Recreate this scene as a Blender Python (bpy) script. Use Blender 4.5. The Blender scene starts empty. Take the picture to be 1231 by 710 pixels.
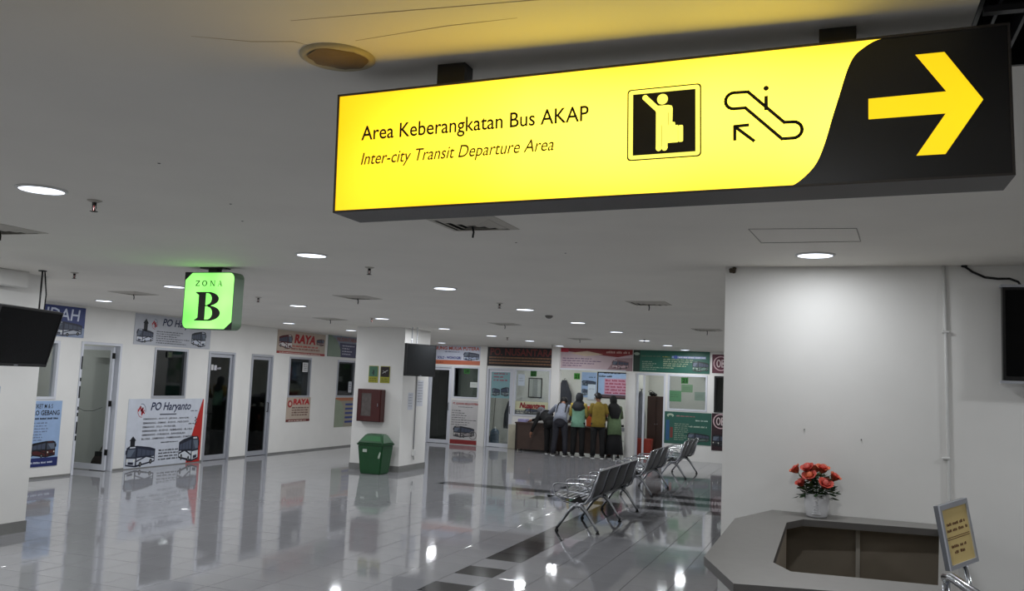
import bpy, bmesh, math, random
from mathutils import Vector, Matrix
random.seed(7)
C = bpy.context.scene.collection
PI = math.pi

# ------------------------------------------------------------------ camera
cd = bpy.data.cameras.new('camera'); cam = bpy.data.objects.new('camera', cd); C.objects.link(cam)
cd.sensor_fit = 'HORIZONTAL'; cd.sensor_width = 36.0; cd.lens = 1059.344 / 1231 * 36.0
cd.clip_start = 0.05; cd.clip_end = 200
r_ = (0.93613661, 0.34911110, 0.04206767); u_ = (-0.00579710, -0.10429533, 0.99452948); f_ = (-0.35158874, 0.93125932, 0.09561085)
mw = Matrix(((r_[0], u_[0], -f_[0], 0), (r_[1], u_[1], -f_[1], 0), (r_[2], u_[2], -f_[2], 1.87), (0, 0, 0, 1)))
cam.matrix_world = mw
bpy.context.scene.camera = cam

# ------------------------------------------------------------------ world and exposure
w = bpy.data.worlds.new('world'); bpy.context.scene.world = w; w.use_nodes = True
w.node_tree.nodes['Background'].inputs[0].default_value = (0.55, 0.6, 0.65, 1)
w.node_tree.nodes['Background'].inputs[1].default_value = 0.05
vs = bpy.context.scene.view_settings
vs.view_transform = 'Standard'; vs.look = 'None'; vs.gamma = 1.0; vs.exposure = 0.1; vs.use_curve_mapping = False

LAMP_W = 18.5          # watts of each ceiling downlight
ROOM_W = 13.0          # watts of each lamp inside the lit ticket rooms
HC = 2.81              # ceiling height
XL = -11.93            # face of the left wall
YF = 23.1              # face of the far wall

# ------------------------------------------------------------------ materials
MATS = {}
def srgb(c):
    return tuple((x / 12.92 if x <= 0.04045 else ((x + 0.055) / 1.055) ** 2.4) for x in c)
def mat(name, col, rough=0.5, metal=0.0, spec=0.5, noise=0.0, nscale=8.0, bump=0.0, coat=0.0, emit=None, estr=0.0):
    if name in MATS: return MATS[name]
    m = bpy.data.materials.new(name); m.use_nodes = True; nt = m.node_tree; b = nt.nodes['Principled BSDF']
    c = srgb(col) + (1,)
    b.inputs['Base Color'].default_value = c; b.inputs['Roughness'].default_value = rough
    b.inputs['Metallic'].default_value = metal; b.inputs['Specular IOR Level'].default_value = spec
    b.inputs['Coat Weight'].default_value = coat; b.inputs['Coat Roughness'].default_value = 0.05
    if noise or bump:
        tc = nt.nodes.new('ShaderNodeTexCoord'); n = nt.nodes.new('ShaderNodeTexNoise')
        n.inputs['Scale'].default_value = nscale; n.inputs['Detail'].default_value = 5
        nt.links.new(tc.outputs['Object'], n.inputs['Vector'])
        if noise:
            mr = nt.nodes.new('ShaderNodeMapRange'); mr.inputs[3].default_value = 1 - noise; mr.inputs[4].default_value = 1 + noise
            mr.inputs[1].default_value = 0.3; mr.inputs[2].default_value = 0.7
            nt.links.new(n.outputs['Fac'], mr.inputs[0])
            mx = nt.nodes.new('ShaderNodeMix'); mx.data_type = 'RGBA'; mx.blend_type = 'MULTIPLY'; mx.inputs[0].default_value = 1
            mx.inputs[6].default_value = c
            nt.links.new(mr.outputs[0], mx.inputs[7]); nt.links.new(mx.outputs[2], b.inputs['Base Color'])
        if bump:
            bp = nt.nodes.new('ShaderNodeBump'); bp.inputs['Strength'].default_value = bump; bp.inputs['Distance'].default_value = 0.01
            nt.links.new(n.outputs['Fac'], bp.inputs['Height']); nt.links.new(bp.outputs[0], b.inputs['Normal'])
    if emit:
        b.inputs['Emission Color'].default_value = srgb(emit) + (1,) if max(emit) <= 1 else tuple(emit) + (1,)
        b.inputs['Emission Strength'].default_value = estr
    MATS[name] = m; return m
def paint(col):
    n = 'print_%02x%02x%02x' % tuple(int(max(0, min(1, x)) * 255) for x in col)
    return mat(n, col, 0.42, spec=0.4, noise=0.05, nscale=6)
WALL = mat('wall_paint', (0.90, 0.895, 0.88), 0.55, noise=0.025, nscale=2.2, bump=0.04)
CEIL = mat('ceiling_paint', (0.92, 0.905, 0.87), 0.75, noise=0.03, nscale=1.3, bump=0.05)
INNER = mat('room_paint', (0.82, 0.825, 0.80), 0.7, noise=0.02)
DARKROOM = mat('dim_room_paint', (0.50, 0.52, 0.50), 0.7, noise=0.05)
ALU = mat('aluminium', (0.74, 0.75, 0.78), 0.35, 0.55, noise=0.03)
WALU = mat('white_powder_coat', (0.82, 0.83, 0.86), 0.4, noise=0.02)
CHROME = mat('chrome', (0.78, 0.79, 0.81), 0.16, 1.0, noise=0.03)
STEEL = mat('bench_steel', (0.50, 0.51, 0.53), 0.30, 0.85, noise=0.05)
DSTEEL = mat('bench_shell_steel', (0.15, 0.15, 0.155), 0.40, 0.35, noise=0.06)
BLACK = mat('black_plastic', (0.06, 0.06, 0.065), 0.35, noise=0.04)
SCREEN = mat('screen_glass', (0.035, 0.036, 0.042), 0.25, spec=0.12, noise=0.03)
SCREENL = mat('grey_screen_glass', (0.12, 0.125, 0.13), 0.15, spec=0.3, noise=0.03)
RUBBER = mat('rubber', (0.05, 0.05, 0.05), 0.7, noise=0.05)
GROUT = mat('grout', (0.15, 0.15, 0.15), 0.85, noise=0.1)
TILE = mat('glazed_tile', (0.57, 0.57, 0.582), 0.05, spec=0.48, noise=0.035, nscale=1.1)
DTILE = mat('dark_glazed_tile', (0.17, 0.17, 0.175), 0.08, spec=0.3, noise=0.08, nscale=5)
SKIRT = mat('grey_skirting_tile', (0.50, 0.50, 0.49), 0.25, noise=0.06, nscale=4)
COUNTER = mat('grey_laminate', (0.50, 0.49, 0.475), 0.38, noise=0.035, nscale=14)
COUNTERE = mat('grey_laminate_edge', (0.36, 0.35, 0.34), 0.4, noise=0.03)
WOODIN = mat('brown_desk_panel', (0.56, 0.52, 0.46), 0.5, noise=0.08, nscale=3)
CAB = mat('brown_cabinet', (0.25, 0.16, 0.12), 0.5, noise=0.12, nscale=3)
DESK = mat('brown_desk', (0.27, 0.20, 0.165), 0.45, noise=0.12, nscale=4)
HOSE = mat('dark_red_enamel', (0.28, 0.09, 0.08), 0.35, noise=0.06)
BIN = mat('green_plastic', (0.09, 0.29, 0.15), 0.4, noise=0.06)
CERAM = mat('white_ceramic', (0.86, 0.86, 0.87), 0.18, noise=0.02)

def glass(name, tint, gl=0.9):
    if name in MATS: return MATS[name]
    m = bpy.data.materials.new(name); m.use_nodes = True; nt = m.node_tree; nt.nodes.clear()
    o = nt.nodes.new('ShaderNodeOutputMaterial'); t = nt.nodes.new('ShaderNodeBsdfTransparent'); g = nt.nodes.new('ShaderNodeBsdfGlossy')
    lw = nt.nodes.new('ShaderNodeLayerWeight'); pw = nt.nodes.new('ShaderNodeMath'); pw.operation = 'POWER'; pw.inputs[1].default_value = 5
    nt.links.new(lw.outputs['Facing'], pw.inputs[0]); f = nt.nodes.new('ShaderNodeMath'); f.operation = 'MULTIPLY_ADD'; f.inputs[1].default_value = .9; f.inputs[2].default_value = .05
    nt.links.new(pw.outputs[0], f.inputs[0]); mx = nt.nodes.new('ShaderNodeMixShader')
    t.inputs[0].default_value = tuple(tint) + (1,); g.inputs['Roughness'].default_value = 0.03; g.inputs[0].default_value = (gl, gl, gl, 1)
    nt.links.new(f.outputs[0], mx.inputs[0]); nt.links.new(t.outputs[0], mx.inputs[1]); nt.links.new(g.outputs[0], mx.inputs[2])
    nt.links.new(mx.outputs[0], o.inputs[0]); MATS[name] = m; return m
GLASS = glass('clear_glass', (0.87, 0.885, 0.885))
DGLASS = glass('tinted_glass', (0.42, 0.46, 0.45))

# ------------------------------------------------------------------ mesh builder
ORIG = {}
class MB:
    def __init__(s): s.v = []; s.f = []; s.m = []; s.mats = []; s.sm = []
    def mi(s, m):
        if m not in s.mats: s.mats.append(m)
        return s.mats.index(m)
    def add(s, vs, fs, m, smooth=False):
        o = len(s.v); s.v += [tuple(x) for x in vs]; k = s.mi(m)
        for f in fs: s.f.append([i + o for i in f]); s.m.append(k); s.sm.append(smooth)
    def box(s, a, b, m, X=None):
        x0, y0, z0 = a; x1, y1, z1 = b
        vs = [(x0,y0,z0),(x1,y0,z0),(x1,y1,z0),(x0,y1,z0),(x0,y0,z1),(x1,y0,z1),(x1,y1,z1),(x0,y1,z1)]
        if X: vs = [tuple(X @ Vector(v)) for v in vs]
        s.add(vs, [[0,3,2,1],[4,5,6,7],[0,1,5,4],[1,2,6,5],[2,3,7,6],[3,0,4,7]], m)
    def cbox(s, a, b, m, c=0.004, X=None):       # chamfered box
        bm = bmesh.new(); bmesh.ops.create_cube(bm, size=1)
        for v in bm.verts: v.co = Vector(((a[i] + b[i]) / 2 + v.co[i] * (b[i] - a[i]) for i in range(3)))
        bmesh.ops.bevel(bm, geom=bm.edges[:], offset=c, segments=1, affect='EDGES')
        s.addbm(bm, m, X)
    def addbm(s, bm, m, X=None, smooth=False):
        if X: bm.transform(X)
        bm.verts.index_update()
        s.add([v.co[:] for v in bm.verts], [[v.index for v in f.verts] for f in bm.faces], m, smooth); bm.free()
    def prism(s, pts, d, m, X=None):             # pts: 3-D polygon, extruded along vector d
        n = len(pts); a = [Vector(p) for p in pts]; b = [p + Vector(d) for p in a]; vs = a + b
        if X: vs = [X @ v for v in vs]
        s.add(vs, [list(range(n))[::-1], list(range(n, 2 * n))] + [[i, (i + 1) % n, n + (i + 1) % n, n + i] for i in range(n)], m)
    def tube(s, pts, r, m, n=8, X=None, cap=True):
        pts = [Vector(p) for p in pts]; rs = r if isinstance(r, (list, tuple)) else [r] * len(pts)
        vs = []; up = Vector((0, 0, 1)); prev = None
        for i, p in enumerate(pts):
            t = (pts[min(i + 1, len(pts) - 1)] - pts[max(i - 1, 0)]).normalized()
            a = prev - t * prev.dot(t) if prev is not None and (prev - t * prev.dot(t)).length > 1e-3 else t.cross(up if abs(t.z) < 0.9 else Vector((1, 0, 0)))
            a.normalize(); b = t.cross(a); prev = a
            for k in range(n):
                q = 2 * PI * k / n; vs.append(p + (a * math.cos(q) + b * math.sin(q)) * rs[i])
        if X: vs = [X @ v for v in vs]
        fs = [[i * n + k, i * n + (k + 1) % n, (i + 1) * n + (k + 1) % n, (i + 1) * n + k] for i in range(len(pts) - 1) for k in range(n)]
        if cap: fs += [list(range(n))[::-1], [(len(pts) - 1) * n + k for k in range(n)]]
        s.add(vs, fs, m, True)
    def lathe(s, prof, m, c=(0, 0, 0), n=24, smooth=True, X=None):
        vs = [(c[0] + r * math.cos(2*PI*k/n), c[1] + r * math.sin(2*PI*k/n), c[2] + z) for r, z in prof for k in range(n)]
        if X: vs = [X @ Vector(v) for v in vs]
        fs = [[i*n+k, i*n+(k+1) % n, (i+1)*n+(k+1) % n, (i+1)*n+k] for i in range(len(prof)-1) for k in range(n)]
        s.add(vs, fs, m, smooth)
        s.add([vs[k] for k in range(n)], [list(range(n))[::-1]], m); s.add(vs[-n:], [list(range(n))], m)
    def ball(s, c, r, m, seg=10, rz=None, X=None):
        bm = bmesh.new(); bmesh.ops.create_uvsphere(bm, u_segments=seg, v_segments=max(5, seg * 2 // 3), radius=1)
        rr = r if isinstance(r, (tuple, list)) else (r, r, r)
        for v in bm.verts: v.co = Vector((c[0] + v.co.x * rr[0], c[1] + v.co.y * rr[1], c[2] + v.co.z * rr[2]))
        s.addbm(bm, m, X, True)
    def build(s, name, parent=None, origin=None, props=None):
        if origin is None:
            if parent: origin = ORIG[parent.name]
            else:
                xs = [v[0] for v in s.v]; ys = [v[1] for v in s.v]; zs = [v[2] for v in s.v]
                origin = Vector(((min(xs)+max(xs))/2, (min(ys)+max(ys))/2, min(zs)))
        origin = Vector(origin)
        me = bpy.data.meshes.new(name); me.from_pydata([tuple(Vector(v) - origin) for v in s.v], [], s.f)
        for m in s.mats: me.materials.append(m)
        me.polygons.foreach_set('material_index', s.m); me.polygons.foreach_set('use_smooth', s.sm); me.update()
        o = bpy.data.objects.new(name, me); C.objects.link(o)
        if parent: o.parent = parent; o.location = origin - ORIG[parent.name]
        else: o.location = origin
        ORIG[o.name] = origin
        if props:
            for k, v in props.items(): o[k] = v
        return o
def tag(o, label, cat, group=None):
    o['label'] = label; o['category'] = cat
    if group: o['group'] = group
    return o
def thing(name, loc, label=None, cat=None, group=None):
    o = bpy.data.objects.new(name, None); C.objects.link(o); o.location = loc; ORIG[o.name] = Vector(loc)
    if label: tag(o, label, cat, group)
    return o
def struct(o): o['kind'] = 'structure'; return o
def dup(o, loc=None, label=None, group=None, rotz=None):
    r = o.copy(); C.objects.link(r)
    if loc is not None: r.location = loc
    if rotz is not None: r.rotation_euler = (0, 0, rotz)
    if label: r['label'] = label
    if group: r['group'] = group
    for ch in list(o.children):
        c = ch.copy(); C.objects.link(c); c.parent = r
        for g in list(ch.children):
            d = g.copy(); C.objects.link(d); d.parent = c
    return r

# ------------------------------------------------------------------ lettering
TXT = {}
def text_geo(s, res=2, bold=0.0):
    k = (s, res, bold)
    if k in TXT: return TXT[k]
    cu = bpy.data.curves.new('t', 'FONT'); cu.body = s; cu.size = 1; cu.resolution_u = res; cu.offset = bold; cu.fill_mode = 'FRONT'
    o = bpy.data.objects.new('t', cu); C.objects.link(o); dg = bpy.context.evaluated_depsgraph_get()
    me = bpy.data.meshes.new_from_object(o.evaluated_get(dg))
    vs = [tuple(v.co[:2]) for v in me.vertices]; fs = [list(p.vertices) for p in me.polygons]
    bpy.data.objects.remove(o); bpy.data.curves.remove(cu); bpy.data.meshes.remove(me)
    x0 = min(v[0] for v in vs); x1 = max(v[0] for v in vs); y0 = min(v[1] for v in vs); y1 = max(v[1] for v in vs)
    TXT[k] = ([((v[0]-x0)/(x1-x0), (v[1]-y0)/(y1-y0)) for v in vs], fs); return TXT[k]
class Flat:
    """flat print laid on a plane: O bottom-left corner, u right, v up, n towards the viewer"""
    def __init__(s, O, u, v, base=0.001):
        s.O = Vector(O); s.u = Vector(u).normalized(); s.v = Vector(v).normalized(); s.n = s.u.cross(s.v); s.base = base; s.mb = MB()
    def P(s, a, b, k): return s.O + s.u * a + s.v * b + s.n * (s.base + 0.0006 * k)
    def poly(s, pts, col, k=1):
        m = col if not isinstance(col, tuple) else paint(col)
        s.mb.add([s.P(a, b, k) for a, b in pts], [list(range(len(pts)))], m)
    def rect(s, a0, b0, a1, b1, col, k=1): s.poly([(a0, b0), (a1, b0), (a1, b1), (a0, b1)], col, k)
    def ell(s, a, b, ra, rb, col, k=1, n=20): s.poly([(a + ra*math.cos(2*PI*i/n), b + rb*math.sin(2*PI*i/n)) for i in range(n)], col, k)
    def ring(s, a, b, ra, rb, ta, tb, col, k=1, q0=0, q1=2*PI, n=24):
        for i in range(n):
            p = q0 + (q1-q0)*i/n; q = q0 + (q1-q0)*(i+1)/n
            s.poly([(a+ra*math.cos(p), b+rb*math.sin(p)), (a+ra*math.cos(q), b+rb*math.sin(q)), (a+(ra-ta)*math.cos(q), b+(rb-tb)*math.sin(q)), (a+(ra-ta)*math.cos(p), b+(rb-tb)*math.sin(p))], col, k)
    def line(s, pts, w, col, k=1, closed=False):
        P = [Vector((p[0], p[1])) for p in pts]; n = len(P)
        for i in range(n if closed else n - 1):
            a, b = P[i], P[(i+1) % n]; d = (b - a).normalized(); e = Vector((-d.y, d.x)) * w / 2; x = d * w * 0.35
            s.poly([tuple(a-e-x), tuple(b-e+x), tuple(b+e+x), tuple(a+e-x)], col, k)
    def text(s, t, a0, b0, a1, b1, col, k=2, shear=0.0, bold=0.0, res=2):
        g = text_geo(t, res, bold); m = col if not isinstance(col, tuple) else paint(col)
        H = b1 - b0; W = a1 - a0 - abs(shear) * H
        s.mb.add([s.P(a0 + x * W + shear * y * H, b0 + y * H, k) for x, y in g[0]], g[1], m)
    def marks(s, a0, b0, a1, b1, col, k=2, h=None):     # one row of print too small to read
        H = b1 - b0; a = a0; s.tiny = 1
        while a < a1 - H * 0.4:
            wd = min(a1 - a, H * random.choice([1.6, 2.4, 3.2, 4.0])); x = a
            while x < a + wd - H * 0.25:
                cw = H * random.uniform(0.35, 0.62); hh = H * random.uniform(0.65, 1.0)
                s.rect(x, b0, min(x + cw, a + wd), b0 + hh, col, k); x += cw + H * 0.16
            a += wd + H * 0.7
    def bus(s, a, b, w, h, body, dark=(0.10, 0.12, 0.20), k=2, flip=False):
        """coach in three quarter view: tall front at one end, side running away from it"""
        def q(pts):
            o = [((a + w - x * w) if flip else (a + x * w), b + y * h) for x, y in pts]
            return o[::-1] if flip else o
        s.poly(q([(.0, .10), (.34, .0), (.36, 1.0), (.10, 1.0), (.01, .92)]), dark, k)
        s.poly(q([(.34, .0), (1.0, .20), (1.0, .80), (.80, .90), (.36, 1.0)]), dark, k)
        s.poly(q([(.02, .16), (.32, .08), (.33, .40), (.02, .44)]), body, k + 1)
        s.poly(q([(.37, .10), (.97, .25), (.97, .46), (.37, .42)]), body, k + 1)
        s.poly(q([(.03, .50), (.32, .47), (.33, .86), (.05, .86)]), (0.26, 0.29, 0.35), k + 1)
        s.poly(q([(.03, .52), (.16, .50), (.30, .84), (.06, .84)]), (0.40, 0.44, 0.50), k + 2)
        s.poly(q([(.10, .90), (.30, .90), (.30, .96), (.12, .96)]), body, k + 2)
        s.poly(q([(.08, .16), (.26, .12), (.26, .24), (.08, .27)]), dark, k + 2)
        for i in range(4):
            x = .38 + i * .152; t = .88 - i * .045
            s.poly(q([(x, .50), (x + .135, .51), (x + .135, t - .045), (x, t)]), (0.28, 0.31, 0.38), k + 1)
        s.poly(q([(.37, .30), (.70, .52), (.97, .40), (.97, .34), (.70, .44), (.37, .24)]), dark, k + 2)
        for x, y in ((.50, .12), (.86, .22)):
            c = q([(x, y)])[0]; s.ell(c[0], c[1], w * .050, h * .12, (0.04, 0.04, 0.05), k + 3, 14); s.ell(c[0], c[1], w * .022, h * .055, (0.5, 0.5, 0.5), k + 4, 10)
        for x, y in ((.05, .34), (.28, .31)):
            c = q([(x, y)])[0]; s.ell(c[0], c[1], w * .022, h * .05, (0.92, 0.92, 0.86), k + 3, 10)
        for x in (-.02, .345): s.poly(q([(x, .62), (x + .03, .62), (x + .03, .82), (x, .82)]), dark, k + 3)
    def build(s, name, parent, props=None):
        if getattr(s, 'tiny', 0) and name in ('lettering', 'route_list'): props = {'kind': 'stuff'}
        s.tiny = 0
        o = s.mb.build(name, parent, props=props); s.mb = MB(); return o

def poster(name, O, u, v, W, H, col, label, cat, group=None, thick=0.008, border=None):
    """board whose back sits on the wall; returns (object, Flat on its face)"""
    O = Vector(O); u = Vector(u).normalized(); v = Vector(v).normalized(); n = u.cross(v); mb = MB()
    pts = [O + n*0.001, O + u*W + n*0.001, O + u*W + v*H + n*0.001, O + v*H + n*0.001]
    mb.prism(pts, n * thick, paint(col))
    o = mb.build(name, origin=O + u * W / 2); tag(o, label, cat, group)
    if border:
        f0 = MB(); t = 0.03
        for a0, b0, a1, b1 in ((0, 0, W, t), (0, H-t, W, H), (0, t, t, H-t), (W-t, t, W, H-t)):
            f0.prism([O+u*a0+v*b0+n*(thick+.001), O+u*a1+v*b0+n*(thick+.001), O+u*a1+v*b1+n*(thick+.001), O+u*a0+v*b1+n*(thick+.001)], n*0.004, border)
        f0.build('border', o)
    return o, Flat(O + n * (thick + 0.001), u, v, 0.0004)

# ------------------------------------------------------------------ structure: walls with openings
def wall(name, axis, face, thick, lo, hi, holes, m=WALL, z0=0.0, z1=HC):
    """axis 'x': plane x=face running along y; 'y': plane y=face running along x. thick signed away from the hall"""
    cuts = sorted({lo, hi} | {h[0] for h in holes} | {h[1] for h in holes}); cuts = [c for c in cuts if lo <= c <= hi]; mb = MB()
    for a, b in zip(cuts[:-1], cuts[1:]):
        hs = sorted([(h[2], h[3]) for h in holes if h[0] <= a + 1e-6 and h[1] >= b - 1e-6]); z = z0
        for p, q in hs + [(z1, z1)]:
            if p > z + 1e-4:
                f0, f1 = sorted((face, face + thick))
                if axis == 'x': mb.box((f0, a, z), (f1, b, p), m)
                else: mb.box((a, f0, z), (b, f1, p), m)
            z = max(z, q)
    return struct(mb.build(name))

LH = [(10.15, 10.88, 1.25, 2.2), (11.31, 12.20, 0, 2.22), (13.0, 13.9, 1.26, 2.2), (14.5, 15.33, 0, 2.2), (15.88, 16.66, 0, 2.2),
      (17.28, 18.18, 1.26, 2.2), (19.36, 20.26, 1.26, 2.2)]
wall('wall_left', 'x', XL, -0.12, -3.0, YF + 2.4, LH)
FH = [(-11.2, -10.44, 0, 2.2), (-10.42, -9.6, 1.30, 2.2), (-9.37, -8.57, 0, 2.2), (-8.55, -7.48, 0.90, 2.2), (-7.23, -5.38, 0, 2.22), (-5.10, -4.33, 0, 2.2),
      (-4.27, -3.25, 1.27, 2.2), (-3.08, -2.2, 1.27, 2.2)]
wall('wall_far', 'y', YF, 0.12, XL, -0.85, FH)
struct((lambda b: (b.box((-0.85, 6.9, 0), (6.5, YF + 2.4, HC), WALL), b.build('wall_right'))[1])(MB()))
wall('wall_side', 'x', 6.5, 0.12, -3.0, 6.9, [])
wall('wall_near', 'y', -3.0, -0.12, XL - .12, 6.62, [])
# back walls and partitions of the ticket rooms
wall('wall_room_back', 'y', 25.4, 0.12, -15.0, -0.85, [], INNER)
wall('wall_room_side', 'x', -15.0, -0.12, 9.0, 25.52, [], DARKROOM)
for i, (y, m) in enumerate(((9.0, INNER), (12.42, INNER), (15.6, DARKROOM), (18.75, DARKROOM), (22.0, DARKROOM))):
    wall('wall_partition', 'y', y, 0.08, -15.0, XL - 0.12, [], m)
for x, m in ((-10.25, INNER), (-5.28, INNER), (-3.3, INNER)):
    mb = MB(); mb.box((x - .04, YF + .12, 0), (x + .04, 25.4, HC), m); struct(mb.build('wall_partition'))
# the skirting along the left wall
mb = MB(); y0 = -3.0
for a, b in ((-3.0, 11.31), (12.2, 14.5), (15.33, 15.88), (16.66, 23.1)):
    mb.box((XL, a, 0), (XL + 0.008, b, 0.035), SKIRT)
struct(mb.build('baseboard_left'))
# ceiling with the grille opening
mb = MB(); gx0, gx1, gy0, gy1 = 0.30, 1.10, 1.55, 2.745
for a, b in (((-15.1, -3.1), (gx0, 25.6)), ((gx1, -3.1), (6.7, 25.6)), ((gx0, -3.1), (gx1, gy0)), ((gx0, gy1), (gx1, 25.6))):
    mb.box((a[0], a[1], HC), (b[0], b[1], HC + 0.1), CEIL)
ceiling = struct(mb.build('ceiling', origin=(0, 10, HC)))
# fine cracks and a patched hatch in the ceiling
mb = MB(); P = [(-0.52, 5.25), (0.07, 5.30), (0.10, 5.76), (-0.49, 5.76)]
for i in range(4):
    a, b = Vector(P[i] + (0,)), Vector(P[(i+1) % 4] + (0,)); d = (b - a).normalized(); e = Vector((-d.y, d.x, 0)) * 0.0022
    mb.prism([a-e+Vector((0,0,HC-.003)), b-e+Vector((0,0,HC-.003)), b+e+Vector((0,0,HC-.003)), a+e+Vector((0,0,HC-.003))], (0, 0, 0.0029), mat('hatch_gap', (0.66, 0.64, 0.61), 0.8, noise=.2))
mb.build('access_hatch_joint', ceiling)
mb = MB(); CRK = mat('ceiling_stain', (0.72, 0.66, 0.54), 0.8, noise=.2)
for pts in ([(-1.75, 1.95), (-1.6, 2.03), (-1.48, 2.06), (-1.45, 2.10)], [(-1.4, 1.93), (-1.1, 1.95), (-.7, 1.98), (-.45, 1.93)], [(-1.3, 2.1), (-1.0, 2.07), (-.8, 2.07)]):
    mb.tube([(x, y, HC) for x, y in pts], [.0008] + [.0016]*(len(pts)-2) + [.0006], CRK, 5)
for x, y in ((-3.3, 4.1), (-3.0, 3.2), (-3.6, 4.6), (-1.9, 6.1), (-.6, 7.4), (-2.1, 5.6)):
    mb.ball((x, y, HC), (.008, .008, .003), mat('speck', (.25, .24, .22), .8, noise=.1), 8)
mb.build('ceiling_crack', ceiling)

# ------------------------------------------------------------------ floor and its tiles
mb = MB(); mb.box((-15.1, -3.1, -0.12), (6.7, 25.6, -0.004), GROUT)
floor = struct(mb.build('floor', origin=(0, 0, 0)))
T = 0.4
dark = {(-9, 18), (-9, 20)} | {(-9, j) for j in range(22, 34)}
dark |= {(i, 36) for i in range(-17, -11)} | {(i, 36) for i in range(-8, -4)} | {(i, 34) for i in range(-12, -10)} | {(i, 34) for i in range(-9, -6)} | {(i, 34) for i in range(-5, -2)}
dark |= {(i, 34) for i in (-10,)} | {(-12, 38)} | {(i, 38) for i in range(-8, -2)}
def toscreen(x, y, z):
    p = Vector((x, y, z - 1.87)); d = p.dot(Vector(f_))
    if d < 0.2: return None
    return 615.5 + 1059.344 * p.dot(Vector(r_)) / d, 355 - 1059.344 * p.dot(Vector(u_)) / d, d
tiles = []
for i in range(-38, 16):
    for j in range(-7, 64):
        x0 = (i + .25) * T; y0 = j * T
        q = toscreen(x0 + T/2, y0 + T/2, 0); vis = 1e9
        if q and -30 < q[0] < 1260 and q[1] < 725 and not (x0 > -1.3 and y0 > 3.6) and x0 > -12.2: vis = q[2]
        tiles.append((vis, i, j, x0, y0))
tiles.sort(); stuff = MB()
def tile_geo(x0, y0, mb, m, full):
    g = 0.0022; z = [random.uniform(-.00045, .00045) for _ in range(3)]; z.append(z[0] + z[2] - z[1])
    P = [(x0+g, y0+g), (x0+T-g, y0+g), (x0+T-g, y0+T-g), (x0+g, y0+T-g)]
    if full:
        vs = [(P[k][0], P[k][1], -.0042) for k in range(4)] + [(P[k][0], P[k][1], z[k] - .0008) for k in range(4)]
        c = .0012; Q = [(P[0][0]+c, P[0][1]+c), (P[1][0]-c, P[1][1]+c), (P[2][0]-c, P[2][1]-c), (P[3][0]+c, P[3][1]-c)]
        vs += [(Q[k][0], Q[k][1], z[k]) for k in range(4)]
        mb.add(vs, [[k, (k+1) % 4, 4+(k+1) % 4, 4+k] for k in range(4)] + [[4+k, 4+(k+1) % 4, 8+(k+1) % 4, 8+k] for k in range(4)] + [[8, 9, 10, 11]], m)
    else:
        vs = [(P[k][0], P[k][1], -.0042) for k in range(4)] + [(P[k][0], P[k][1], z[k]) for k in range(4)]
        mb.add(vs, [[k, (k+1) % 4, 4+(k+1) % 4, 4+k] for k in range(4)] + [[4, 5, 6, 7]], m)
for n, (vis, i, j, x0, y0) in enumerate(tiles):
    m = DTILE if (i, j) in dark else TILE
    if n < 300:
        mb = MB(); tile_geo(x0, y0, mb, m, True); o = mb.build('tile', floor, origin=(x0 + T/2, y0 + T/2, 0))
        if m is DTILE: o['label'] = 'dark grey floor tile'
    else: tile_geo(x0, y0, stuff, m, False)
stuff.build('tile', floor, props={'kind': 'stuff'})

# ------------------------------------------------------------------ pillars
def pillar(x0, y0, x1, y1, skirt=0.12):
    mb = MB(); mb.box((x0, y0, 0), (x1, y1, HC), WALL); p = struct(mb.build('wall_pillar'))
    s = MB(); g = 0.012
    n = max(1, round((x1-x0)/.4)); w_ = (x1-x0+2*g)/n
    for k in range(n):
        for ya, yb in ((y0-g, y0), (y1, y1+g)): s.box((x0-g+k*w_+.001, ya, 0), (x0-g+(k+1)*w_-.001, yb, skirt), SKIRT)
    n = max(1, round((y1-y0)/.4)); w_ = (y1-y0)/n
    for k in range(n):
        for xa, xb in ((x0-g, x0), (x1, x1+g)): s.box((xa, y0+k*w_+.001, 0), (xb, y0+(k+1)*w_-.001, skirt), SKIRT)
    s.build('skirting', p); return p
pil2 = pillar(-9.12, 15.46, -8.04, 16.6)
pil1 = pillar(-9.5, 6.2, -8.38, 7.39)
mb = MB(); mb.cbox((-8.38, 6.2, 2.64), (-8.20, 7.0, HC), WALL, .006)
tag(mb.build('trunking_box'), 'white boxed trunking under the ceiling beside the big left pillar', 'trunking')

# ------------------------------------------------------------------ doors and windows
def mp(ax):
    if ax == 'x': return lambda a, d, z: (XL - d, a, z)
    return lambda a, d, z: (a, YF + d, z)
def pb(mb, f, a0, a1, d0, d1, z0, z1, m):
    p = f(a0, d0, z0); q = f(a1, d1, z1)
    mb.box(tuple(min(p[i], q[i]) for i in range(3)), tuple(max(p[i], q[i]) for i in range(3)), m)
def frame(name, ax, a0, a1, z0, z1, m, label, sill=True, t=.045, mull=None):
    f = mp(ax); mb = MB(); e = .002
    pb(mb, f, a0+e, a0+t, -.012, .10, z0+e, z1-e, m); pb(mb, f, a1-t, a1-e, -.012, .10, z0+e, z1-e, m)
    pb(mb, f, a0+t, a1-t, -.012, .10, z1-t, z1-e, m)
    if sill: pb(mb, f, a0+t, a1-t, -.012, .10, z0+e, z0+t, m)
    if mull: pb(mb, f, mull-.02, mull+.02, -.005, .09, z0+t, z1-t, m)
    o = struct(mb.build(name)); o['label'] = label; return o
def window(n, ax, a0, a1, z0, z1, m, gm, label, mull=None):
    o = frame('window_%d' % n, ax, a0, a1, z0, z1, m, label, True, mull=mull); f = mp(ax); mb = MB()
    pb(mb, f, a0+.045, a1-.045, .045, .051, z0+.045, z1-.045, gm); mb.build('pane', o); return o
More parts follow.
